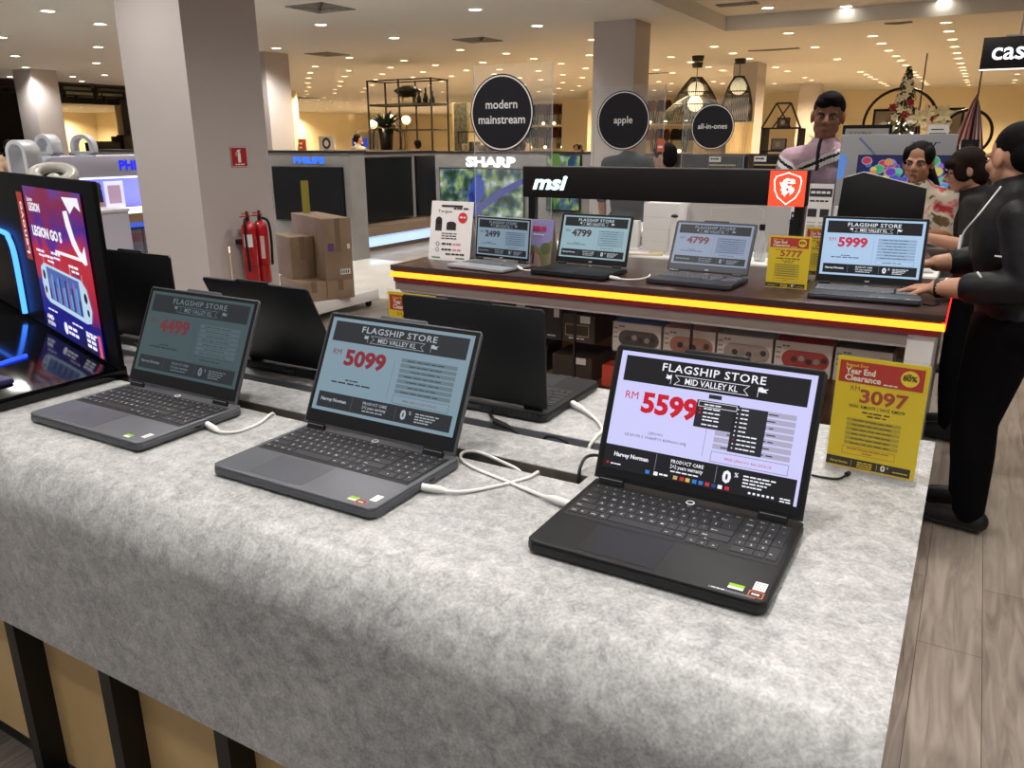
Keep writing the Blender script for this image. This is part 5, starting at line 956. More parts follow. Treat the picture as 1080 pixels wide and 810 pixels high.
def rack(t):
    q_ = random.Random(4); m = MB(); m.box(-.9, -.88, 0, .02, 0, 1.72, m_iron).box(.88, .9, 0, .02, 0, 1.72, m_iron).box(-.9, .9, 0, .02, 1.70, 1.72, m_iron); m.build('rail', t)
    for k in range(12):
        x = -.8+.14*k; MB().box(x, x+.09, -.15, .17, .7, 1.55+q_.uniform(-.15, .12), mt('garment%d' % (k % 4), ('#57534a', '#7d705a', '#3c3a36', '#8c7a60')[k % 4], .8)).build('throw', t)
deco('hanging_rack', 'rack of hanging grey and beige throws left of the mainstream sign', 'rack', (-9.1, 15.0, 0), rack)
# things standing far back at the left
for lab, x0, x1, z0, z1, c in (('red notice board far back beside the grey column', -19.9, -19.35, .9, 1.6, '#a03226'), ('white phone shaped poster far back', -18.75, -18.1, .9, 1.68, '#d8dce2'), ('blue and white poster beside the grey-shirted shopper', -17.35, -16.75, .9, 1.62, '#2438b8')):
    t = thing('poster_frame', lab, 'poster', ((x0+x1)/2, 20, 0)); w_ = (x1-x0)/2; g = MB().box(-w_, w_, 0, .05, .02, z1, mt('post_'+c[1:], c, .5)).box(-w_*.6, w_*.6, -.2, .25, 0, .02, m_iron); P = Pan(g, (-w_, -.002, z0), (1, 0, 0), (0, 0, 1), .004)
    if '#d8' in c: P.disc(w_, (z1-z0)*.72, w_*.55, mt('post_navy', '#27406a', .5), 1); P.disc(w_, (z1-z0)*.72, w_*.3, m_pap, 2)
    else:
        for k in range(3): P.dash(w_*.3, (z1-z0)*(.75-.18*k), w_*1.3, .06, m_pap, 1, 3, k)
    g.build('board', t)
ow = thing('wall_art', 'wide dark brown picture panel far back behind the grey-shirted shopper', 'picture', (-17.0, 21.0, 0)); MB().box(-.95, .95, 0, .06, 1.1, 1.86, mt('art_umber', '#54402a', .6)).box(-.05, .05, 0, .06, 0, 1.1, m_iron).build('panel', ow); MB().box(-.90, -.1, -.003, 0, 1.15, 1.81, mt('art_dark', '#33281d', .6)).build('inset', ow)

# chairs on wall shelves
def chair(label, loc, rz, colm, grp):
    t = thing('dining_chair', label, 'chair', loc, rz, grp); s_ = MB(); n = 10
    s_.box(-.23, .23, -.22, .22, .42, .47, colm); s_.build('seat', t, bevel=.02)
    k_ = MB(); vs = []
    for j, (z, y, w_) in enumerate(((.45, .20, .25), (.60, .25, .27), (.75, .29, .25), (.84, .31, .20))):
        for i in range(n+1):
            a = -1.25+2.5*i/n; vs.append((w_*math.sin(a)*1.02, y-.20*(1-math.cos(a)) if True else 0, z))
    vs2 = [(x*1.05, y+.025, z) for x, y, z in vs]; N_ = n+1; F_ = [(j*N_+i, j*N_+i+1, (j+1)*N_+i+1, (j+1)*N_+i) for j in range(3) for i in range(n)]; k_.add(vs, [f[::-1] for f in F_], colm, True); k_.add(vs2, F_, colm, True); k_.build('backrest', t)
    for sx in (-1, 1):
        for sy in (-1, 1): MB().cyl((sx*.24, sy*.23, 0), (sx*.19, sy*.18, .43), .016, m_iron, n=8).build('leg', t)
    return t
c_blk = mt('chair_black', '#2a2622', .6); c_tan = mt('chair_tan', '#8a5632', .55); c_brn = mt('chair_brown', '#6d4226', .55); c_olv = mt('chair_olive', '#4c4630', .6)
m_shelf = mt('cream_shelf', '#e9d9b2', .6); m_slight = mt('shelf_spot', '#fff', .5, emit='#fff0c8', es=6)
def shelf(label, x0, x1, y0, y1, z, lights):
    t = thing('display_ledge', label, 'shelf', ((x0+x1)/2, (y0+y1)/2, z-.08)); MB().box(x0, x1, y0, y1, z-.08, z, m_shelf).build('board', t, True)
    for x in lights: MB().ball((x, y0-.02, z+.05), (.07, .03, .05), m_slight, 10, 6).build('spot_light', t, True)
shelf('upper cream shelf holding four chairs in the wall recess', -17.95, -14.97, 30.4, 31.28, 2.16, [-16.7, -16.0, -15.5, -15.0]); shelf('lower cream shelf holding four chairs in the wall recess', -17.95, -14.97, 30.4, 31.28, 1.22, [-16.6, -15.9, -15.1])
cn = 0
for z, row in ((2.16, 'upper'), (1.22, 'lower')):
    for k, (x, m, nm) in enumerate(((-16.92, c_blk, 'black'), (-16.35, c_tan, 'tan'), (-15.79, c_brn, 'brown'), (-15.24, c_olv if z < 2 else c_blk, 'olive' if z < 2 else 'dark'))): chair(f'{nm} shell chair on the {row} shelf of the wall recess', (x, 30.85, z), .25, m, 'shell chairs in the wall recess')
shelf('long cream shelf with chairs left of the woven pendants', -11.6, -8.2, 29.45, 29.98, 2.13, [-11.0, -10.4, -9.6, -9.0]); shelf('lower long cream shelf with chairs left of the woven pendants', -11.6, -8.2, 29.45, 29.98, 1.1, [-10.6, -9.8])
for z, row in ((2.13, 'upper'), (1.1, 'lower')):
    for k, (x, m, nm) in enumerate(((-11.2, mt('chair_rose', '#a8785c', .6), 'rose'), (-10.6, c_brn, 'brown'), (-10.0, c_blk, 'black'), (-9.4, c_olv, 'olive'))): chair(f'{nm} armchair on the {row} long shelf beside the woven pendants', (x, 29.7, z), .2, m, 'armchairs on the long wall shelves')
# woven pendant lamps
m_wov = mt('woven_black', '#1d1a14', .6); m_wovb = mt('woven_brown', '#57452c', .7)
def pendant(label, x, y, zt, zb, rt, rb, zg, rg_, shape):
    t = thing('pendant_lamp', label, 'lamp', (x, y, zb), 0, 'woven pendant lamps'); H_ = zt-zb; m = MB(); n = 56
    prof = [(rt+(rb-rt)*shape(u), H_*(1-u)) for u in [i/9 for i in range(10)]]
    for i in range(n):
        a = 2*PI*i/n; m.tube([(r*math.cos(a+.02*k), r*math.sin(a+.02*k), z) for k, (r, z) in enumerate(prof)], .006, m_wov, 4, smoothpath=False, caps=False)
    for r, z in (prof[0], prof[3], prof[-1]): m.torus((0, 0, z), r, .012, m_wov, (0, 0, 1), 40, 6)
    m.build('woven_shade', t); MB().ball((0, 0, zg-zb), rg_, m_globe).build('globe', t); MB().cyl((0, 0, H_), (0, 0, CEIL-zb), .008, m_iron, n=6).build('cord', t); MB().cyl((0, 0, CEIL-.10-zb), (0, 0, CEIL-zb), .10, m_iron, r1=.12, n=20).build('canopy', t)
pendant('wide bell-shaped woven pendant lamp behind the all-in-ones sign', -5.55, 17.55, 2.80, 1.90, .12, .56, 2.55, .17, lambda u: math.sin(u*PI/2)**.9)
pendant('lower flaring woven pendant lamp tucked under the bell-shaped one', -5.12, 16.2, 2.36, 1.86, .16, .66, 2.22, .15, lambda u: math.sin(u*PI/2)**.8)
pendant('tall narrow woven pendant lamp in front of the column', -4.55, 17.2, 2.76, 1.90, .10, .31, 2.58, .17, lambda u: math.sin(min(1, u*1.25)*PI/2)**.8)
for lab, x, y, r, h_, m in (('tan raffia floor lamp column below the tall woven pendant', -4.38, 16.9, .26, 1.86, noisy('raffia_tan', '#a98f5c', '#c9b07c', 30, .8, stretch=(1, 1, .05))), ('brown raffia floor lamp column behind the all-in-ones sign', -4.98, 16.9, .33, 1.75, noisy('raffia_brown', '#4a3c28', '#6d5a3c', 30, .8, stretch=(1, 1, .05)))):
    t = thing('floor_lamp', lab, 'lamp', (x, y, 0)); MB().cyl((0, 0, .05), (0, 0, h_), r, m, n=32).build('raffia_shade', t); MB().cyl((0, 0, 0), (0, 0, .05), r*.7, m_iron, n=24).build('base', t)
# hexagon frame shelf, plant and pictures left of the polo shirt
hx = thing('angular_frame', 'black angular metal frame with small pictures, left of the man in the polo shirt', 'decor', (-1.9, 9.05, 0)); f = MB()
pz = [(-2.10, 1.64), (-1.965, 1.89), (-1.82, 1.89), (-1.70, 1.64)]
for a, b_ in zip(pz, pz[1:]+pz[:1]): f.tube([(a[0], 9, a[1]), (b_[0], 9, b_[1])], .010, m_iron, 6, smoothpath=False); 
f.tube([(-1.965, 9, 1.89), (-1.80, 9, 1.64)], .008, m_iron, 6, smoothpath=False); f.tube([(-1.82, 9, 1.89), (-1.99, 9, 1.64)], .008, m_iron, 6, smoothpath=False)
for x in (-2.09, -1.71): f.box(x-.01, x+.01, 8.99, 9.3, 0, 1.64, m_iron)
f.build('frame', hx, True); MB().box(-2.09, -1.71, 8.99, 9.3, 1.40, 1.415, m_iron).box(-2.09, -1.71, 8.99, 9.3, 1.2, 1.215, mt('shelf_steel', '#8a8a8c', .4)).build('shelf', hx, True)
for lab, x, z, w_, h_, c in (('pair of small brown pictures hung in the angular frame', -1.90, 1.65, .13, .10, '#6d4a2c'), ('framed photo on the upper shelf of the angular frame', -1.93, 1.415, .16, .12, '#8a7c68'), ('dark red framed photo on the lower shelf of the angular frame', -1.89, 1.215, .24, .15, '#5a2426')):
    t = thing('picture_frame', lab, 'picture', (x, 9.1, z)); MB().box(-w_/2, w_/2, 0, .02, 0, h_, m_iron).box(-w_/2+.012, w_/2-.012, -.002, 0, .012, h_-.012, mt('photo_'+c[1:], c, .6)).build('frame', t)
    MB().box(-w_*.2, w_*.1, -.003, -.002, h_*.3, h_*.7, mt('photo_light', '#b79c7c', .6)).build('photo', t)
deco('potted_plant', 'leafy plant between the angular frame and the man in the polo shirt', 'plant', (-1.50, 9.1, 0), lambda t: (plant(t, 40, .28, 1.45, 8, mt('leaf_green', '#34502a', .6), False), MB().lathe([(.001, 0), (.12, 0), (.15, .5), (.05, .5), (.02, 1.46)], m_iron, n=14).build('pot', t)))
# arches, framed pictures, flowers, tree and flags at the right
for lab, x, zc_, r in (('large black ring arch behind the christmas tree', -1.02, 1.72, .44), ('smaller black ring arch behind the striped flag', -.23, 1.60, .28)):
    t = thing('ring_arch', lab, 'decor', (x, 12, 0)); MB().torus((0, 0, zc_), r, .018, m_iron, (0, 1, 0), 48, 8).build('ring', t); MB().cyl((0, 0, .03), (0, 0, zc_-r), .03, m_iron, n=10).cyl((0, 0, 0), (0, 0, .03), .2, m_iron, n=20).build('pole', t)
for lab, x0, x1, z1 in (('black framed picture leaning behind the christmas tree', -1.42, -.88, 1.93), ('black framed picture between the two ring arches', -.64, -.30, 1.93)):
    t = thing('picture_frame', lab, 'picture', ((x0+x1)/2, 12.6, 0)); w_ = (x1-x0)/2; f = MB()
    for a, b_, c, d in ((-w_, w_, z1-.03, z1), (-w_, w_, 1.2, 1.23), (-w_, -w_+.03, 0, z1), (w_-.03, w_, 0, z1)): f.box(a, b_, 0, .03, c, d, m_iron)
    f.build('frame', t); MB().box(-w_+.03, w_-.03, .01, .025, 1.23, z1-.03, mt('canvas_beige', '#c9b48c', .7)).build('canvas', t)
rc = thing('reception_counter', 'low counter behind the grey promotional panel', 'counter', (-.55, 9, 0)); MB().box(-.75, .75, -.3, .3, 0, 1.16, mt('counter_brown', '#5a4632', .5)).box(-.78, .78, -.33, .33, 1.16, 1.2, m_iron).build('counter_body', rc)
def xmas(t):
    q_ = random.Random(2); m = MB()
    for k in range(520):
        u = q_.random()**.8; z = .10+.86*u; r = .21*(1-u)**.8+.015; a = q_.uniform(0, 2*PI); o = V(0, 0, z+.04); d = V(math.cos(a), math.sin(a), -.35); s = V(-math.sin(a), math.cos(a), 0)*.012; p = o+d*r*q_.uniform(.8, 1.1); m.add([o+s*.5, p+s, p-s*0+V(0, 0, -.015), p-s], [(0, 1, 2, 3)], mt('fir_green', '#1d2a1c', .7) if k % 4 else mt('fir_pale', '#8a865e', .7))
    m.build('foliage', t); MB().cyl((0, 0, 0), (0, 0, .95), .012, mt('trunk_brown', '#3a2a1c', .8), r1=.005, n=8).lathe([(.001, 0), (.09, 0), (.07, .1), (.001, .1)], m_iron, n=16).build('stem', t)
    fl = [(-.09, .62, 'r'), (.06, .66, 'r'), (.03, .55, 'r'), (-.14, .40, 'r'), (-.15, .46, 'c'), (-.02, .60, 'c'), (-.06, .53, 'c'), (.05, .58, 'c'), (.0, .72, 'c'), (.03, .78, 'c'), (-.04, .70, 'c'), (.07, .50, 'c'), (-.18, .44, 'c'), (.09, .48, 'w'), (-.07, .42, 'w'), (.01, .84, 'c')]
    for x, z, c in fl:
        mm = {'r': mt('bloom_red', '#8f1a22', .6), 'c': mt('bloom_cream', '#d9c79a', .6), 'w': mt('bloom_white', '#e9e2d0', .5)}[c]; b_ = MB(); y = -.21*max(0, 1-z)**.8-.01
        if c == 'w': b_.ball((x, y, z), .032, mm, 12, 8)
        else:
            for j in range(6):
                a = j*PI/3+x*9; d = V(math.cos(a), -.4, math.sin(a))*.042; s = V(-math.sin(a), 0, math.cos(a))*.015; o = V(x, y, z); b_.add([o, o+d*.55+s, o+d, o+d*.55-s], [(0, 1, 2, 3)], mm)
            b_.ball((x, y-.008, z), .014, mm, 8, 6)
        b_.build('flower', t)
    for k in range(46):
        z = q_.uniform(.12, .5); r = .21*(1-z)**.8+.01; a = -PI/2+q_.uniform(-1.1, 1.1); MB().ball((r*math.cos(a), r*math.sin(a), z), .0055, mt('fairy_light', '#fff', .5, emit='#fff4d8', es=5), 6, 4).build('fairy_light', t)
deco('christmas_tree', 'slim christmas tree with cream and red flowers and tiny lights', 'christmas tree', (-.74, 8.95, 1.2), xmas)
def bouquet(t):
    q_ = random.Random(6)
    for k in range(12):
        x, z = q_.uniform(-.13, .13), q_.uniform(.34, .62); b_ = MB(); mm = mt('petal_cream', '#e6d3a0', .6) if k != 4 else mt('bloom_red', '#8f1a22', .6)
        for j in range(6): a = j*PI/3+k; d = V(math.cos(a), -.5, math.sin(a))*.085; s = V(-math.sin(a), 0, math.cos(a))*.022; o = V(x, -.02*(k % 3), z); b_.add([o, o+d*.5+s, o+d, o+d*.5-s], [(0, 1, 2, 3)], mm)
        b_.build('flower', t)
    MB().lathe([(.001, 0), (.07, 0), (.09, .2), (.05, .32), (.001, .32)], m_iron, n=16).build('vase', t); MB().cyl((0, 0, .3), (0, 0, .45), .04, m_leafd, n=8).build('stems', t)
deco('flower_arrangement', 'cream lily arrangement with a red centre right of the christmas tree', 'flowers', (-.46, 8.85, 1.2), bouquet)
m_fr = mt('flag_red', '#8c1f26', .7); m_fw = mt('flag_white', '#e4d6cc', .7)
def flag(label, x, z0, z1, w_, rot, pole):
    t = thing('flag', label, 'flag', (x, 8.9, 1.2), 0, 'red and white striped flags'); m = MB(); n = 12
    for i in range(n):
        u0, u1 = i/n, (i+1)/n
        for j in range(8):
            v0, v1 = j/8, (j+1)/8
            def pt(u, v): zz = z1-(z1-z0)*(v*.82+.28*u*(.3+v)); ww = w_*(u-.5)*(.06+1.1*v**.8); return (ww, .05*math.sin(u*16), zz-1.2)
            m.add([pt(u0, v0), pt(u0, v1), pt(u1, v1), pt(u1, v0)], [(0, 1, 2, 3)], m_fr if i % 2 else m_fw)
    m.build('cloth', t); MB().cyl((0, .02, 0), (0, .02, pole-1.2), .006, m_iron, n=8).build('pole', t)
flag('red and white striped flag hanging beside the black-jacketed man', -.125, 1.40, 1.93, .24, 0, 2.15); flag('small furled striped flag between the tree and the lilies', -.60, 1.5, 1.84, .09, 0, 2.3)
# hanging cashier sign
cs_ = thing('hanging_sign', 'black illuminated ceiling sign beginning with ca, cut by the right edge', 'sign', (.35, 8, 2.08)); MB().box(-.135, 1.0, 8.0, 8.06, 2.075, 2.318, HB).build('sign_box', cs_, True, bevel=.003); MB().box(-.135, 1.0, 7.998, 8.062, 2.068, 2.075, mt('sign_edge', '#fff', .4, emit='#f4efe6', es=1.2)).build('bottom_edge', cs_, True)
l_ = MB(); P = Pan(l_, (-.135, 7.997, 2.075), (1, 0, 0), (0, 0, 1), .002); P.text('cashier', .075, .072, .132, mt('letter_lit', '#eef2ff', .4, emit='#eaf0ff', es=1.3), 1, 'l', .012, 0, 4); l_.build('lettering', cs_, True)
for x in (.12, .85): MB().cyl((x, 8.03, 2.318), (x, 8.03, 3.3), .008, m_vent, n=8).box(x-.1, x+.02, 8.01, 8.05, 2.318, 2.33, m_vent).build('suspension_rod', cs_, True)
# dark drape beside the far left shop
dp = thing('curtain', 'grey blue drape beside the lit shop at far left', 'curtain', (-32.6, 23.3, 0)); m = MB(); n = 40
m.add([(-.05*math.sin(i*1.3), -.55+1.1*i/n, z) for z in (0, 3.05) for i in range(n+1)], [(i, i+1, n+2+i, n+1+i) for i in range(n)], mt('drape_grey', '#5a5c62', .7), True); m.build('cloth', dp)
for k, (y0, y1, z1) in enumerate(((20.4, 21.45, 1.5), (21.6, 22.8, 1.75))):
    t = thing('display_plinth', ['dark display block at the left in the lit shop', 'taller dark display block in the lit shop'][k], 'plinth', (-31.5, (y0+y1)/2, 0)); MB().box(-.4, .4, (y0-y1)/2, (y1-y0)/2, 0, z1, m_iron).box(-.3, .3, (y0-y1)/3, (y1-y0)/3, z1, z1+.05, m_dark).build('block', t)
bp = thing('tv_partition', 'long black low partition at far left in front of the lit shop', 'partition', (-20, 9, 0)); MB().box(-.1, .1, -3.0, 4.5, 0, 1.28, m_cap).build('wall_panel', bp); MB().box(.1, .13, -2.0, -1.0, .5, 1.25, mt('pic_teal', '#0a1a1a', .3, emit='#2c5a5c', es=.6)).build('screen', bp)
# ------------------------------------------------------------------ people
def remesh(mb, vox, smooth=4, matfn=None, mats=None):
    me = bpy.data.meshes.new('tmp'); me.from_pydata([tuple(v) for v in mb.v], [], mb.f); me.update()
    ob = bpy.data.objects.new('tmp', me); COL.objects.link(ob)
    r = ob.modifiers.new('r', 'REMESH'); r.mode = 'VOXEL'; r.voxel_size = vox; r.use_smooth_shade = True
    if smooth: s = ob.modifiers.new('s', 'SMOOTH'); s.iterations = smooth; s.factor = .5
    dg = bpy.context.evaluated_depsgraph_get(); dg.update(); ev = ob.evaluated_get(dg); nm = bpy.data.meshes.new_from_object(ev, depsgraph=dg)
    bpy.data.objects.remove(ob); bpy.data.meshes.remove(me); nm.materials.clear()
    for m in (mats or [mb.mats[0]]): nm.materials.append(m)
    for p in nm.polygons:
        p.use_smooth = True; p.material_index = matfn(p.center) if matfn else 0
    return nm
def put(name, mesh, parent):
    o = bpy.data.objects.new(name, mesh); mesh.name = name; COL.objects.link(o); o.parent = parent; WM[o] = WM[parent]; return o
def chain(mb, pts, rad, m, n=14):
    P = [Vector(p) for p in pts]
    for i, p in enumerate(P):
        mb.ball(p, rad[i], m, n, 8)
        if i: mb.cyl(P[i-1], p, rad[i-1], m, r1=rad[i], n=n)
def ell(mb, c, r, m, rot=None, n=18, h=12):
    T0 = mb.T; M_ = Matrix.Translation(Vector(c)) @ (rot or Matrix.Identity(4)); mb.T = M_ if T0 is None else T0 @ M_; mb.ball((0, 0, 0), r, m, n, h); mb.T = T0
def frame(o, fwd, up=(0, 0, 1), s=1.):
    y = Vector(fwd).normalized(); z = Vector(up); x = y.cross(z).normalized(); z = x.cross(y); M_ = Matrix.Identity(4)
    for i in range(3): M_[i][0], M_[i][1], M_[i][2], M_[i][3] = x[i]*s, y[i]*s, z[i]*s, o[i]
    return M_
def add_head(mb, T, m):
    mb.T = T
    ell(mb, (0, -.012, .130), (.076, .094, .093), m); ell(mb, (0, .030, .068), (.058, .062, .070), m); ell(mb, (0, .066, .020), (.026, .024, .022), m)
    for s in (-1, 1):
        ell(mb, (s*.036, .058, .083), (.028, .028, .026), m); ell(mb, (s*.030, .078, .126), (.027, .014, .011), m); ell(mb, (s*.078, -.004, .100), (.011, .022, .034), m); ell(mb, (s*.043, .012, .050), (.022, .038, .032), m)
        ell(mb, (s*.013, .103, .080), (.010, .010, .008), m)
    chain(mb, [(0, .088, .122), (0, .110, .086)], [.009, .0145], m); ell(mb, (0, .089, .050), (.025, .012, .006), m); ell(mb, (0, .087, .040), (.021, .012, .007), m)
    mb.T = None
def hand(mb, w, d, n, side, m, s=1., curl=.5):
    """wrist w, pointing d, palm normal n (towards the palm), side +1 thumb on d x n"""
    d = Vector(d).normalized(); n = Vector(n).normalized(); x = d.cross(n).normalized()*side; n = (n-d*n.dot(d)).normalized(); w = Vector(w)
    for k in (-1, 0, 1): chain(mb, [w+x*k*.012*s, w+d*.075*s+x*k*.024*s], [.019*s, .014*s], m, 10)
    for k, L_ in enumerate((.078, .086, .08, .062)):
        o = w+d*.082*s+x*(.029-.0195*k)*s; a = o+(d*math.cos(curl*.5)+n*math.sin(curl*.5))*L_*.5*s; b_ = a+(d*math.cos(curl*1.4)+n*math.sin(curl*1.4))*L_*.5*s; chain(mb, [o-d*.02*s, o, a, b_], [.0095*s, .0092*s, .0085*s, .0065*s], m, 8)
    o = w+d*.02*s+x*.024*s; a = o+(d*.65+x*.7+n*.25).normalized()*.042*s; b_ = a+(d*.9+x*.25+n*.35).normalized()*.036*s; chain(mb, [o, a, b_], [.014*s, .0105*s, .0085*s], m, 8)
def person(label, loc, rz, h, skin, J=None, vox=.008, cvox=None, hairfn=None, top=None, bottom=None, shoe=None, look=None, lookup=(0, 0, 1), hands=True, topfn=None, sleeve=1., detail=True, handdir=None, wide=1., group=None, cloth='shirt', browm=None):
    t = thing('person', label, 'person', loc, rz, group); k = h; W_ = wide; Mi = WM[t].inverted(); R3 = Mi.to_3x3(); cvox = cvox or vox*1.3
    j = dict(pel=(0, 0, .52*k), ab=(0, .0, .61*k), ch=(0, .0, .72*k), nk=(0, -.005, .835*k), hd=(0, .012, .865*k), ls=(-.108*k, 0, .80*k), rs=(.108*k, 0, .80*k), le=(-.135*k, -.02, .63*k), re=(.135*k, -.02, .63*k), lw=(-.135*k, .07, .49*k), rw=(.135*k, .07, .49*k),
             lh=(-.055*k, 0, .50*k), rh=(.055*k, 0, .50*k), lk=(-.058*k, .015, .28*k), rk=(.058*k, .015, .28*k), la=(-.06*k, -.01, .05*k), ra=(.06*k, -.01, .05*k))
    j = {a: Vector(b_) for a, b_ in j.items()}
    for a, p in (J or {}).items(): j[a] = Mi @ Vector(p)
    lk = R3 @ Vector(look) if look else V(0, 1, 0); u_ = R3 @ Vector(lookup); s = h/7.4/.225; TH = frame(j['hd'], lk, u_, s)
    g = h/1.7*W_; b = MB()
    def torso(mb, e, m, low=True):
        up_ = (j['nk']-j['pel']).normalized(); x = V(1, 0, 0); sh = (j['rs']-j['ls']).normalized()
        def rot(xa): zz = up_; yy = zz.cross(xa).normalized(); xx = yy.cross(zz); M_ = Matrix.Identity(4)
        def mk(xa):
            zz = up_; yy = zz.cross(xa).normalized(); xx = yy.cross(zz); M_ = Matrix.Identity(4)
            for i in range(3): M_[i][0], M_[i][1], M_[i][2] = xx[i], yy[i], zz[i]
            return M_
        ell(mb, j['pel'], (.160*g+e, .108*g+e, .13*g), m, mk(x)); ell(mb, j['ab'], (.145*g+e, .105*g+e, .17*g), m, mk(x)); ell(mb, j['ch'], (.160*g+e, .112*g+e, .17*g), m, mk(sh))
        chain(mb, [j['ls'], (j['ls']+j['rs'])/2+V(0, 0, .012), j['rs']], [.052*g+e, .075*g+e, .052*g+e], m); chain(mb, [j['nk']-up_*.03, j['nk']+up_*.005], [.085*g+e, .055*g+e*.6], m)
    def arm(mb, S, E, W0, e, m, upto=1.):
        p = [S, S.lerp(E, .5), E, E.lerp(W0, .35), W0]; r = [.050*g, .046*g, .039*g, .040*g, .027*g]; ln = [0, .25, .5, .675, 1]
        q, rr = [], []
        for a, b_, c in zip(p, r, ln):
            if c <= upto+1e-6: q.append(a); rr.append(b_+e)
        if upto < 1 and (not ln.count(upto)):
            i = max(i for i, c in enumerate(ln) if c <= upto); f = (upto-ln[i])/(ln[i+1]-ln[i]); q.append(p[i].lerp(p[i+1], f)); rr.append(r[i]+(r[i+1]-r[i])*f+e)
        chain(mb, q, rr, m)
    def leg(mb, H_, K_, A_, e, m, low=0.): 
        chain(mb, [H_, H_.lerp(K_, .5), K_, K_.lerp(A_, .35), A_+V(0, 0, low)], [.088*g+e, .075*g+e, .056*g+e, .054*g+e, .037*g+e], m)
    torso(b, 0, skin); chain(b, [j['nk']-V(0, 0, .03), j['hd']+V(0, 0, .06*s)], [.058*g, .053*s], skin)
    for S, E, W0, sd in (('ls', 'le', 'lw', -1), ('rs', 're', 'rw', 1)):
        arm(b, j[S], j[E], j[W0], 0, skin)
        if hands:
            d = (j[W0]-j[E]).normalized(); n = R3 @ Vector((handdir or {}).get(W0, (0, 0, -1))); hand(b, j[W0]+d*.012, d, n, -sd, skin, h/1.7, .55)
    for H_, K_, A_ in (('lh', 'lk', 'la'), ('rh', 'rk', 'ra')):
        leg(b, j[H_], j[K_], j[A_], 0, skin); a = j[A_]; chain(b, [a, a+V(0, .05, -.03*k/1.7), a+V(0, .15, -.05*k/1.7)], [.030*k/1.7, .030*k/1.7, .022*k/1.7], skin)
    add_head(b, TH, skin)
    put('body', remesh(b, vox, 3), t)
    # face details
    if detail:
        e_ = MB(TH); br = MB(TH); li = MB(TH); mw = mt('eye_white', '#b3a99e', .4); mi = mt('eye_dark', '#17100c', .2); ml = mt('lip_brown', '#7a4238', .5)
        for sx in (-1, 1):
            e_.ball((sx*.031, .0835, .108), (.0118, .0095, .0048), mw, 12, 8); e_.ball((sx*.031, .0905, .1078), (.0056, .004, .0046), mi, 10, 6)
            br.tube([(sx*.014, .0945, .124), (sx*.032, .093, .130), (sx*.050, .078, .124)], .0042, mt('brow_black', '#120d0b', .8), 6)
        li.ball((0, .096, .0455), (.021, .008, .0075), ml, 14, 8)
        e_.build('eye', t); br.build('eyebrow', t); li.build('lips', t)
    # clothes
    if top is not None:
        c = MB(); torso(c, .014, skin)
        for S, E, W0 in (('ls', 'le', 'lw'), ('rs', 're', 'rw')): arm(c, j[S], j[E], j[W0], .014, skin, sleeve)
        ms = top if isinstance(top, list) else [top]; put(cloth, remesh(c, cvox, 3, (lambda p: topfn(p, j)) if topfn else None, ms), t)
    if bottom is not None:
        c = MB(); ell(c, j['pel']-V(0, 0, .01), (.165*g+.012, .113*g+.012, .12*g), skin)
        for H_, K_, A_ in (('lh', 'lk', 'la'), ('rh', 'rk', 'ra')): leg(c, j[H_], j[K_], j[A_], .014, skin, .005)
        put('trousers', remesh(c, cvox, 3, None, [bottom]), t)
    if shoe is not None:
        for A_ in ('la', 'ra'):
            a = j[A_]; z0 = -a.z; q = MB(); chain(q, [a+V(0, -.035, z0+.05), a+V(0, .03, z0+.052), a+V(0, .10, z0+.042), a+V(0, .165, z0+.036)], [.045, .047, .043, .034], skin); chain(q, [a+V(0, -.01, z0+.07), a+V(0, -.01, z0+.10)], [.046, .045], skin)
            for v_i in range(len(q.v)):
                x, y, z = q.v[v_i]; q.v[v_i] = (x, y, max(z, .004))
            put('shoe', remesh(q, .008, 2, lambda p: 1 if p.z < .026 else 0, [shoe[0], shoe[1]]), t)
    if hairfn:
        hmb = MB(TH); hairfn(hmb); put('hair', remesh(hmb, max(.006, vox*.8), 2, None, [hmb.mats[0]]), t)
    return t, j, TH
SK_M = mt('skin_tan', '#a9785c', .5); SK_B = mt('skin_brown', '#80543e', .5); SK_L = mt('skin_light', '#b98a70', .5)
m_hair = mt('hair_black', '#0a0807', .75, spec=.15); m_hairb = mt('hair_brown', '#20130d', .75, spec=.15)
def short_hair(m, back=False):
    def f(h):
        ell(h, (0, -.022, .150), (.082, .094, .086), m); ell(h, (0, -.055, .105), (.074, .062, .085), m); ell(h, (.0, .040, .198), (.066, .056, .034), m); ell(h, (.028, .066, .178), (.044, .030, .026), m); ell(h, (-.03, .06, .185), (.03, .03, .022), m)
    return f
def crop_hair(m):
    def f(h): ell(h, (0, -.024, .150), (.0785, .0905, .082), m); ell(h, (0, -.06, .112), (.070, .052, .07), m)
    return f
def tied_hair(m, tail=True):
    def f(h):
        ell(h, (0, -.022, .146), (.083, .094, .086), m); ell(h, (0, -.055, .10), (.078, .062, .085), m)
        for s in (-1, 1): ell(h, (s*.062, .022, .150), (.024, .05, .055), m)
        if tail: chain(h, [(0, -.10, .12), (-.03, -.12, .04), (-.085, -.07, -.04), (-.10, -.01, -.10)], [.04, .042, .034, .018], m)
    return f
def fringe_hair(m):
    def f(h):
        ell(h, (0, -.016, .142), (.087, .098, .092), m); ell(h, (0, -.05, .085), (.080, .066, .09), m); ell(h, (0, .052, .165), (.070, .048, .035), m)
        for s in (-1, 1): ell(h, (s*.068, .020, .110), (.020, .052, .06), m)
    return f
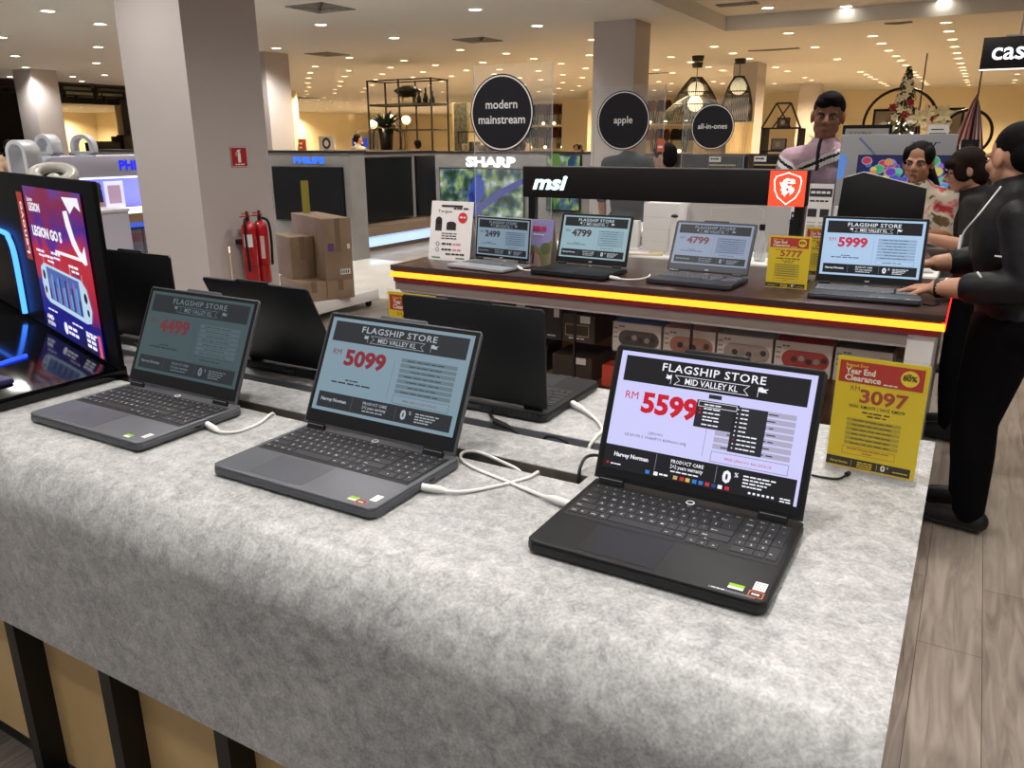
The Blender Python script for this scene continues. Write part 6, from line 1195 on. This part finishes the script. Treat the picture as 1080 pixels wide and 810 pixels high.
# man in the black jacket, seen from behind at the end of the amber-lit table
J1 = dict(pel=(.20, 3.49, .86), ab=(.175, 3.49, 1.00), ch=(.15, 3.485, 1.16), nk=(.135, 3.485, 1.325), hd=(.112, 3.49, 1.352), ls=(.145, 3.30, 1.25), rs=(.18, 3.665, 1.25), le=(.20, 3.215, 1.03), re=(.10, 3.70, 1.06), lw=(-.075, 3.285, .996), rw=(-.10, 3.64, 1.04),
          lh=(.165, 3.41, .84), rh=(.175, 3.575, .84), lk=(.12, 3.41, .47), rk=(.13, 3.58, .47), la=(.155, 3.42, .08), ra=(.135, 3.62, .08))
m_jkt = noisy('jacket_black', '#0f0f11', '#19191c', 12, .5, bump=.5); m_jkt.node_tree.nodes['Principled BSDF'].inputs['Specular IOR Level'].default_value = .25; m_pant = mt('trousers_black', '#09080b', .9, spec=.1)
man, jm, thm = person('person in a black jacket and black trousers leaning on the end of the amber-lit table', (.17, 3.49, 0), math.radians(78), 1.66, SK_L, J1, .0048, .010, crop_hair(m_hair), m_jkt, m_pant, (mt('shoe_black', '#0c0c0e', .5), mt('sole_grey', '#3c3d42', .6)), look=(-.66, .75, -.16), sleeve=.80, wide=1.26, cloth='jacket', handdir={'lw': (0, 0, -1), 'rw': (0, 0, -1)})
Wi = lambda *p: tuple(WM[man].inverted() @ V(*p))
ln = MB(); ln.tube([Wi(.07, 3.37, 1.36), Wi(.02, 3.33, 1.27), Wi(-.015, 3.34, 1.21), Wi(-.025, 3.35, 1.18)], .003, m_pap, 6); ln.box(*(lambda p: (p[0]-.012, p[0]+.012, p[1]-.004, p[1]+.004, p[2]-.05, p[2]))(Wi(-.027, 3.35, 1.185)), m_pap); ln.build('lanyard', man)
wa = MB(); p = V(*Wi(-.065, 3.287, .997)); d = (jm['lw']-jm['le']).normalized(); wa.cyl(p-d*.016, p+d*.016, .037, m_blk, n=18); wa.cyl(p-d*.022, p-d*.018, .0375, m_pap, n=18); wa.build('wristwatch', man)
lgm = MB()
for a, b_ in (((.085, 3.245, 1.13), (.155, 3.235, 1.125)), ((.04, 3.215, 1.075), (.065, 3.21, 1.045))): lgm.tube([Wi(*a), Wi(*b_)], .0035, m_pap, 6, smoothpath=False)
lgm.build('sleeve_mark', man)
# youth beside him, bent over the white table
J2 = dict(pel=(0.057, 4.600, 0.839), ab=(0.047, 4.600, 0.962), ch=(0.019, 4.600, 1.104), nk=(-0.005, 4.600, 1.264), hd=(-0.033, 4.591, 1.288), ls=(-0.009, 4.467, 1.208), rs=(0.028, 4.733, 1.208), le=(0.000, 4.373, 1.028), re=(-0.038, 4.666, 1.028), lw=(-0.199, 4.335, 1.070), rw=(-0.180, 4.543, 1.056), lh=(0.047, 4.534, 0.820), rh=(0.057, 4.676, 0.820))
m_yb = noisy('shirt_black', '#0f0d0c', '#191615', 14, .85)
person('person with brown fringe hair in a black shirt, reaching over the white table', (.047, 4.60, 0), math.radians(80), 1.46, SK_L, J2, .006, .010, fringe_hair(m_hairb), m_yb, m_pant, (mt('shoe_black'), mt('sole_grey')), look=(-.93, -.12, -.34), sleeve=.52)
# woman in the floral blouse
m_flr = mt('blouse_floral', '#d9cdb6', .75); nt, N, L, b = nodes(m_flr); tc = N.new('ShaderNodeTexCoord'); nz = N.new('ShaderNodeTexNoise'); nz.inputs['Scale'].default_value = 11; nz.inputs['Detail'].default_value = 2; nz.inputs['Distortion'].default_value = 1
cr = N.new('ShaderNodeValToRGB'); e = cr.color_ramp.elements; e[0].position = .36; e[0].color = (*lin('#6f5a3c'), 1); e[1].position = .66; e[1].color = (*lin('#b03540'), 1)
for p_, c_ in ((.40, '#d9cfba'), (.54, '#ddd2c0'), (.59, '#d99a8e')): k = e.new(p_); k.color = (*lin(c_), 1)
L.new(tc.outputs['Object'], nz.inputs['Vector']); L.new(nz.outputs['Fac'], cr.inputs['Fac']); L.new(cr.outputs['Color'], b.inputs['Base Color'])
JL = dict(hd=(-0.276, 4.582, 1.321), nk=(-0.263, 4.600, 1.289), ls=(-0.109, 4.600, 1.230), rs=(-0.407, 4.600, 1.230), le=(-0.091, 4.555, 1.049), re=(-0.453, 4.555, 1.031), lw=(-0.190, 4.419, 1.076), rw=(-0.362, 4.401, 1.022), ch=(-0.258, 4.600, 1.122))
person('woman with tied black hair in a cream blouse with red flowers behind the white table', (-.258, 4.60, 0), math.radians(180), 1.40, SK_M, JL, .006, .009, tied_hair(m_hair), m_flr, mt('trousers_navy', '#1c2030', .8), (mt('shoe_black'), mt('sole_grey')), look=(-.16, -1, -.10), sleeve=.42, cloth='blouse')
# man in the striped polo shirt
m_pk = noisy('polo_pink', '#b394a0', '#bda0ab', 40, .8); m_mv = noisy('polo_mauve', '#75616f', '#806c7a', 40, .8); m_pw = mt('polo_white', '#d8d4d2', .8); m_pbk = mt('polo_black', '#151418', .8)
def polo(p, j):
    if abs(p.x-j['nk'].x) < .008 and p.y > .03 and p.z > j['nk'].z-.135: return 3
    q = p.z-(1.395-.45*(p.x-.02)) if p.x < .14 else p.z-(1.375+.6*(p.x-.17))
    if p.x < -.16: q = p.z-(1.40+.3*(p.x+.16))
    return 0 if q > .030 else 2 if q > .010 else 3 if q > -.008 else 2 if q > -.034 else 1
JP = dict(pel=(-0.801, 5.100, 0.896), ab=(-0.807, 5.100, 1.052), ch=(-0.812, 5.100, 1.260), nk=(-0.817, 5.084, 1.484), hd=(-0.817, 5.064, 1.536), ls=(-0.609, 5.131, 1.416), rs=(-0.994, 5.038, 1.411), le=(-0.572, 5.100, 1.114), re=(-1.036, 4.954, 1.156), lw=(-0.583, 4.965, 0.958), rw=(-0.958, 4.850, 1.000), lh=(-0.718, 5.100, 0.854), rh=(-0.895, 5.079, 0.854), lk=(-0.718, 5.090, 0.438), rk=(-0.895, 5.069, 0.438), la=(-0.718, 5.121, 0.032), ra=(-0.895, 5.100, 0.032))
pm, jp, thp = person('man in a pink and mauve polo shirt with a white and black chest stripe', (-.80, 5.10, 0), math.radians(172), 1.79, SK_B, JP, .006, .007, short_hair(m_hair), [m_pk, m_mv, m_pw, m_pbk], mt('trousers_grey', '#3a3a3e', .8), (mt('shoe_black'), mt('sole_grey')), look=(.10, -1, -.10), lookup=(.06, 0, 1), sleeve=.44, topfn=polo, cloth='polo_shirt')
cl = MB(); c0 = jp['nk']+V(0, .012, .0)
for s_ in (-1, 1): cl.prism([c0+V(s_*.012, .088, -.045), c0+V(s_*.085, .05, -.02), c0+V(s_*.088, -.02, .025), c0+V(s_*.06, .02, .032), c0+V(s_*.02, .062, -.005)], (0, .008, .004), m_pk)
cl.build('collar', pm, bevel=.003)
# shoppers further back
def shopper(label, x, y, rz, h, topc, hair=m_hair, look=None, J=None, style=crop_hair, det=False, skin=SK_M):
    person(label, (x, y, 0), math.radians(rz), h, skin, J, .013, .015, style(hair), mt('top_'+topc[1:], topc, .8), mt('trousers_grey', '#3a3a3e', .8), (mt('shoe_black'), mt('sole_grey')), look=look, sleeve=.5, detail=det, hands=True)
shopper('person in dark navy jacket seen from behind below the middle-sized round sign', -2.62, 6.55, 10, 1.66, '#1f2027')
shopper('person with dark tied hair in a pale pink top behind the black monitors', -2.17, 6.2, 75, 1.50, '#b59a9c', style=lambda m: tied_hair(m, False), det=True)
shopper('person in a grey shirt seen from behind far back beside the blue poster', -11.98, 14.0, -8, 1.68, '#8d8a80')
shopper('person with dark hair below the metal frame shelf', -9.55, 12.9, 60, 1.55, '#a08a6a')
shopper('person whose dark head shows below the chairs in the wall recess', -7.82, 14.0, 20, 1.50, '#3a2c26')
shopper('person with long dark hair just left of the grey column', -6.58, 13.9, 170, 1.47, '#20202a', style=lambda m: tied_hair(m, True))
shopper('person in a pale top at the far left frame edge', -14.7, 8.0, 60, 1.56, '#c4a58c', style=lambda m: tied_hair(m, True))
# ------------------------------------------------------------------ light from the shop's own downlights, then an added ambient fill
def spot(x, y, z, e, col, size=2.4, r=.12, blend=.8, rot=None):
    l = bpy.data.lights.new('downlight_beam', 'SPOT'); l.energy = e; l.color = col; l.spot_size = size; l.spot_blend = blend; l.shadow_soft_size = r
    o = bpy.data.objects.new('downlight_beam', l); COL.objects.link(o); o.location = (x, y, z-.03)
    if rot: o.rotation_euler = rot
    return o
WN = (1, .955, .90); WW = (1, .78, .47)
for x in (-9.5, -7, -4.6, -2.5, -.55, 1.5):
    for y in (-.45, .95, 2.7, 4.9, 7.2):
        if abs(x+4.6) < .5 and 3 < y < 5: continue
        spot(x, y, (TZ if x > TX else CEIL), 56 if y < 0 else 132, WN)
for x, y in NEAR: spot(x, y, CEIL, 270, WN)
for k, (x, y) in enumerate(MID):
    if k % 3 == 0: spot(x, y, CEIL, 680, WW, 2.6)
for k, (x, y) in enumerate(FAR):
    if k % 6 == 0: spot(x, y, CEIL, 1150, WW, 2.6)
for x, y in SHOP[::2]: spot(x, y, CEIL, 900, WW, 2.6)
w = bpy.data.worlds.new('world'); SC.world = w; w.use_nodes = True  # even ambient fill through the open sides, added beside the downlights
w.node_tree.nodes['Background'].inputs[0].default_value = (.95, .97, 1, 1); w.node_tree.nodes['Background'].inputs[1].default_value = .34
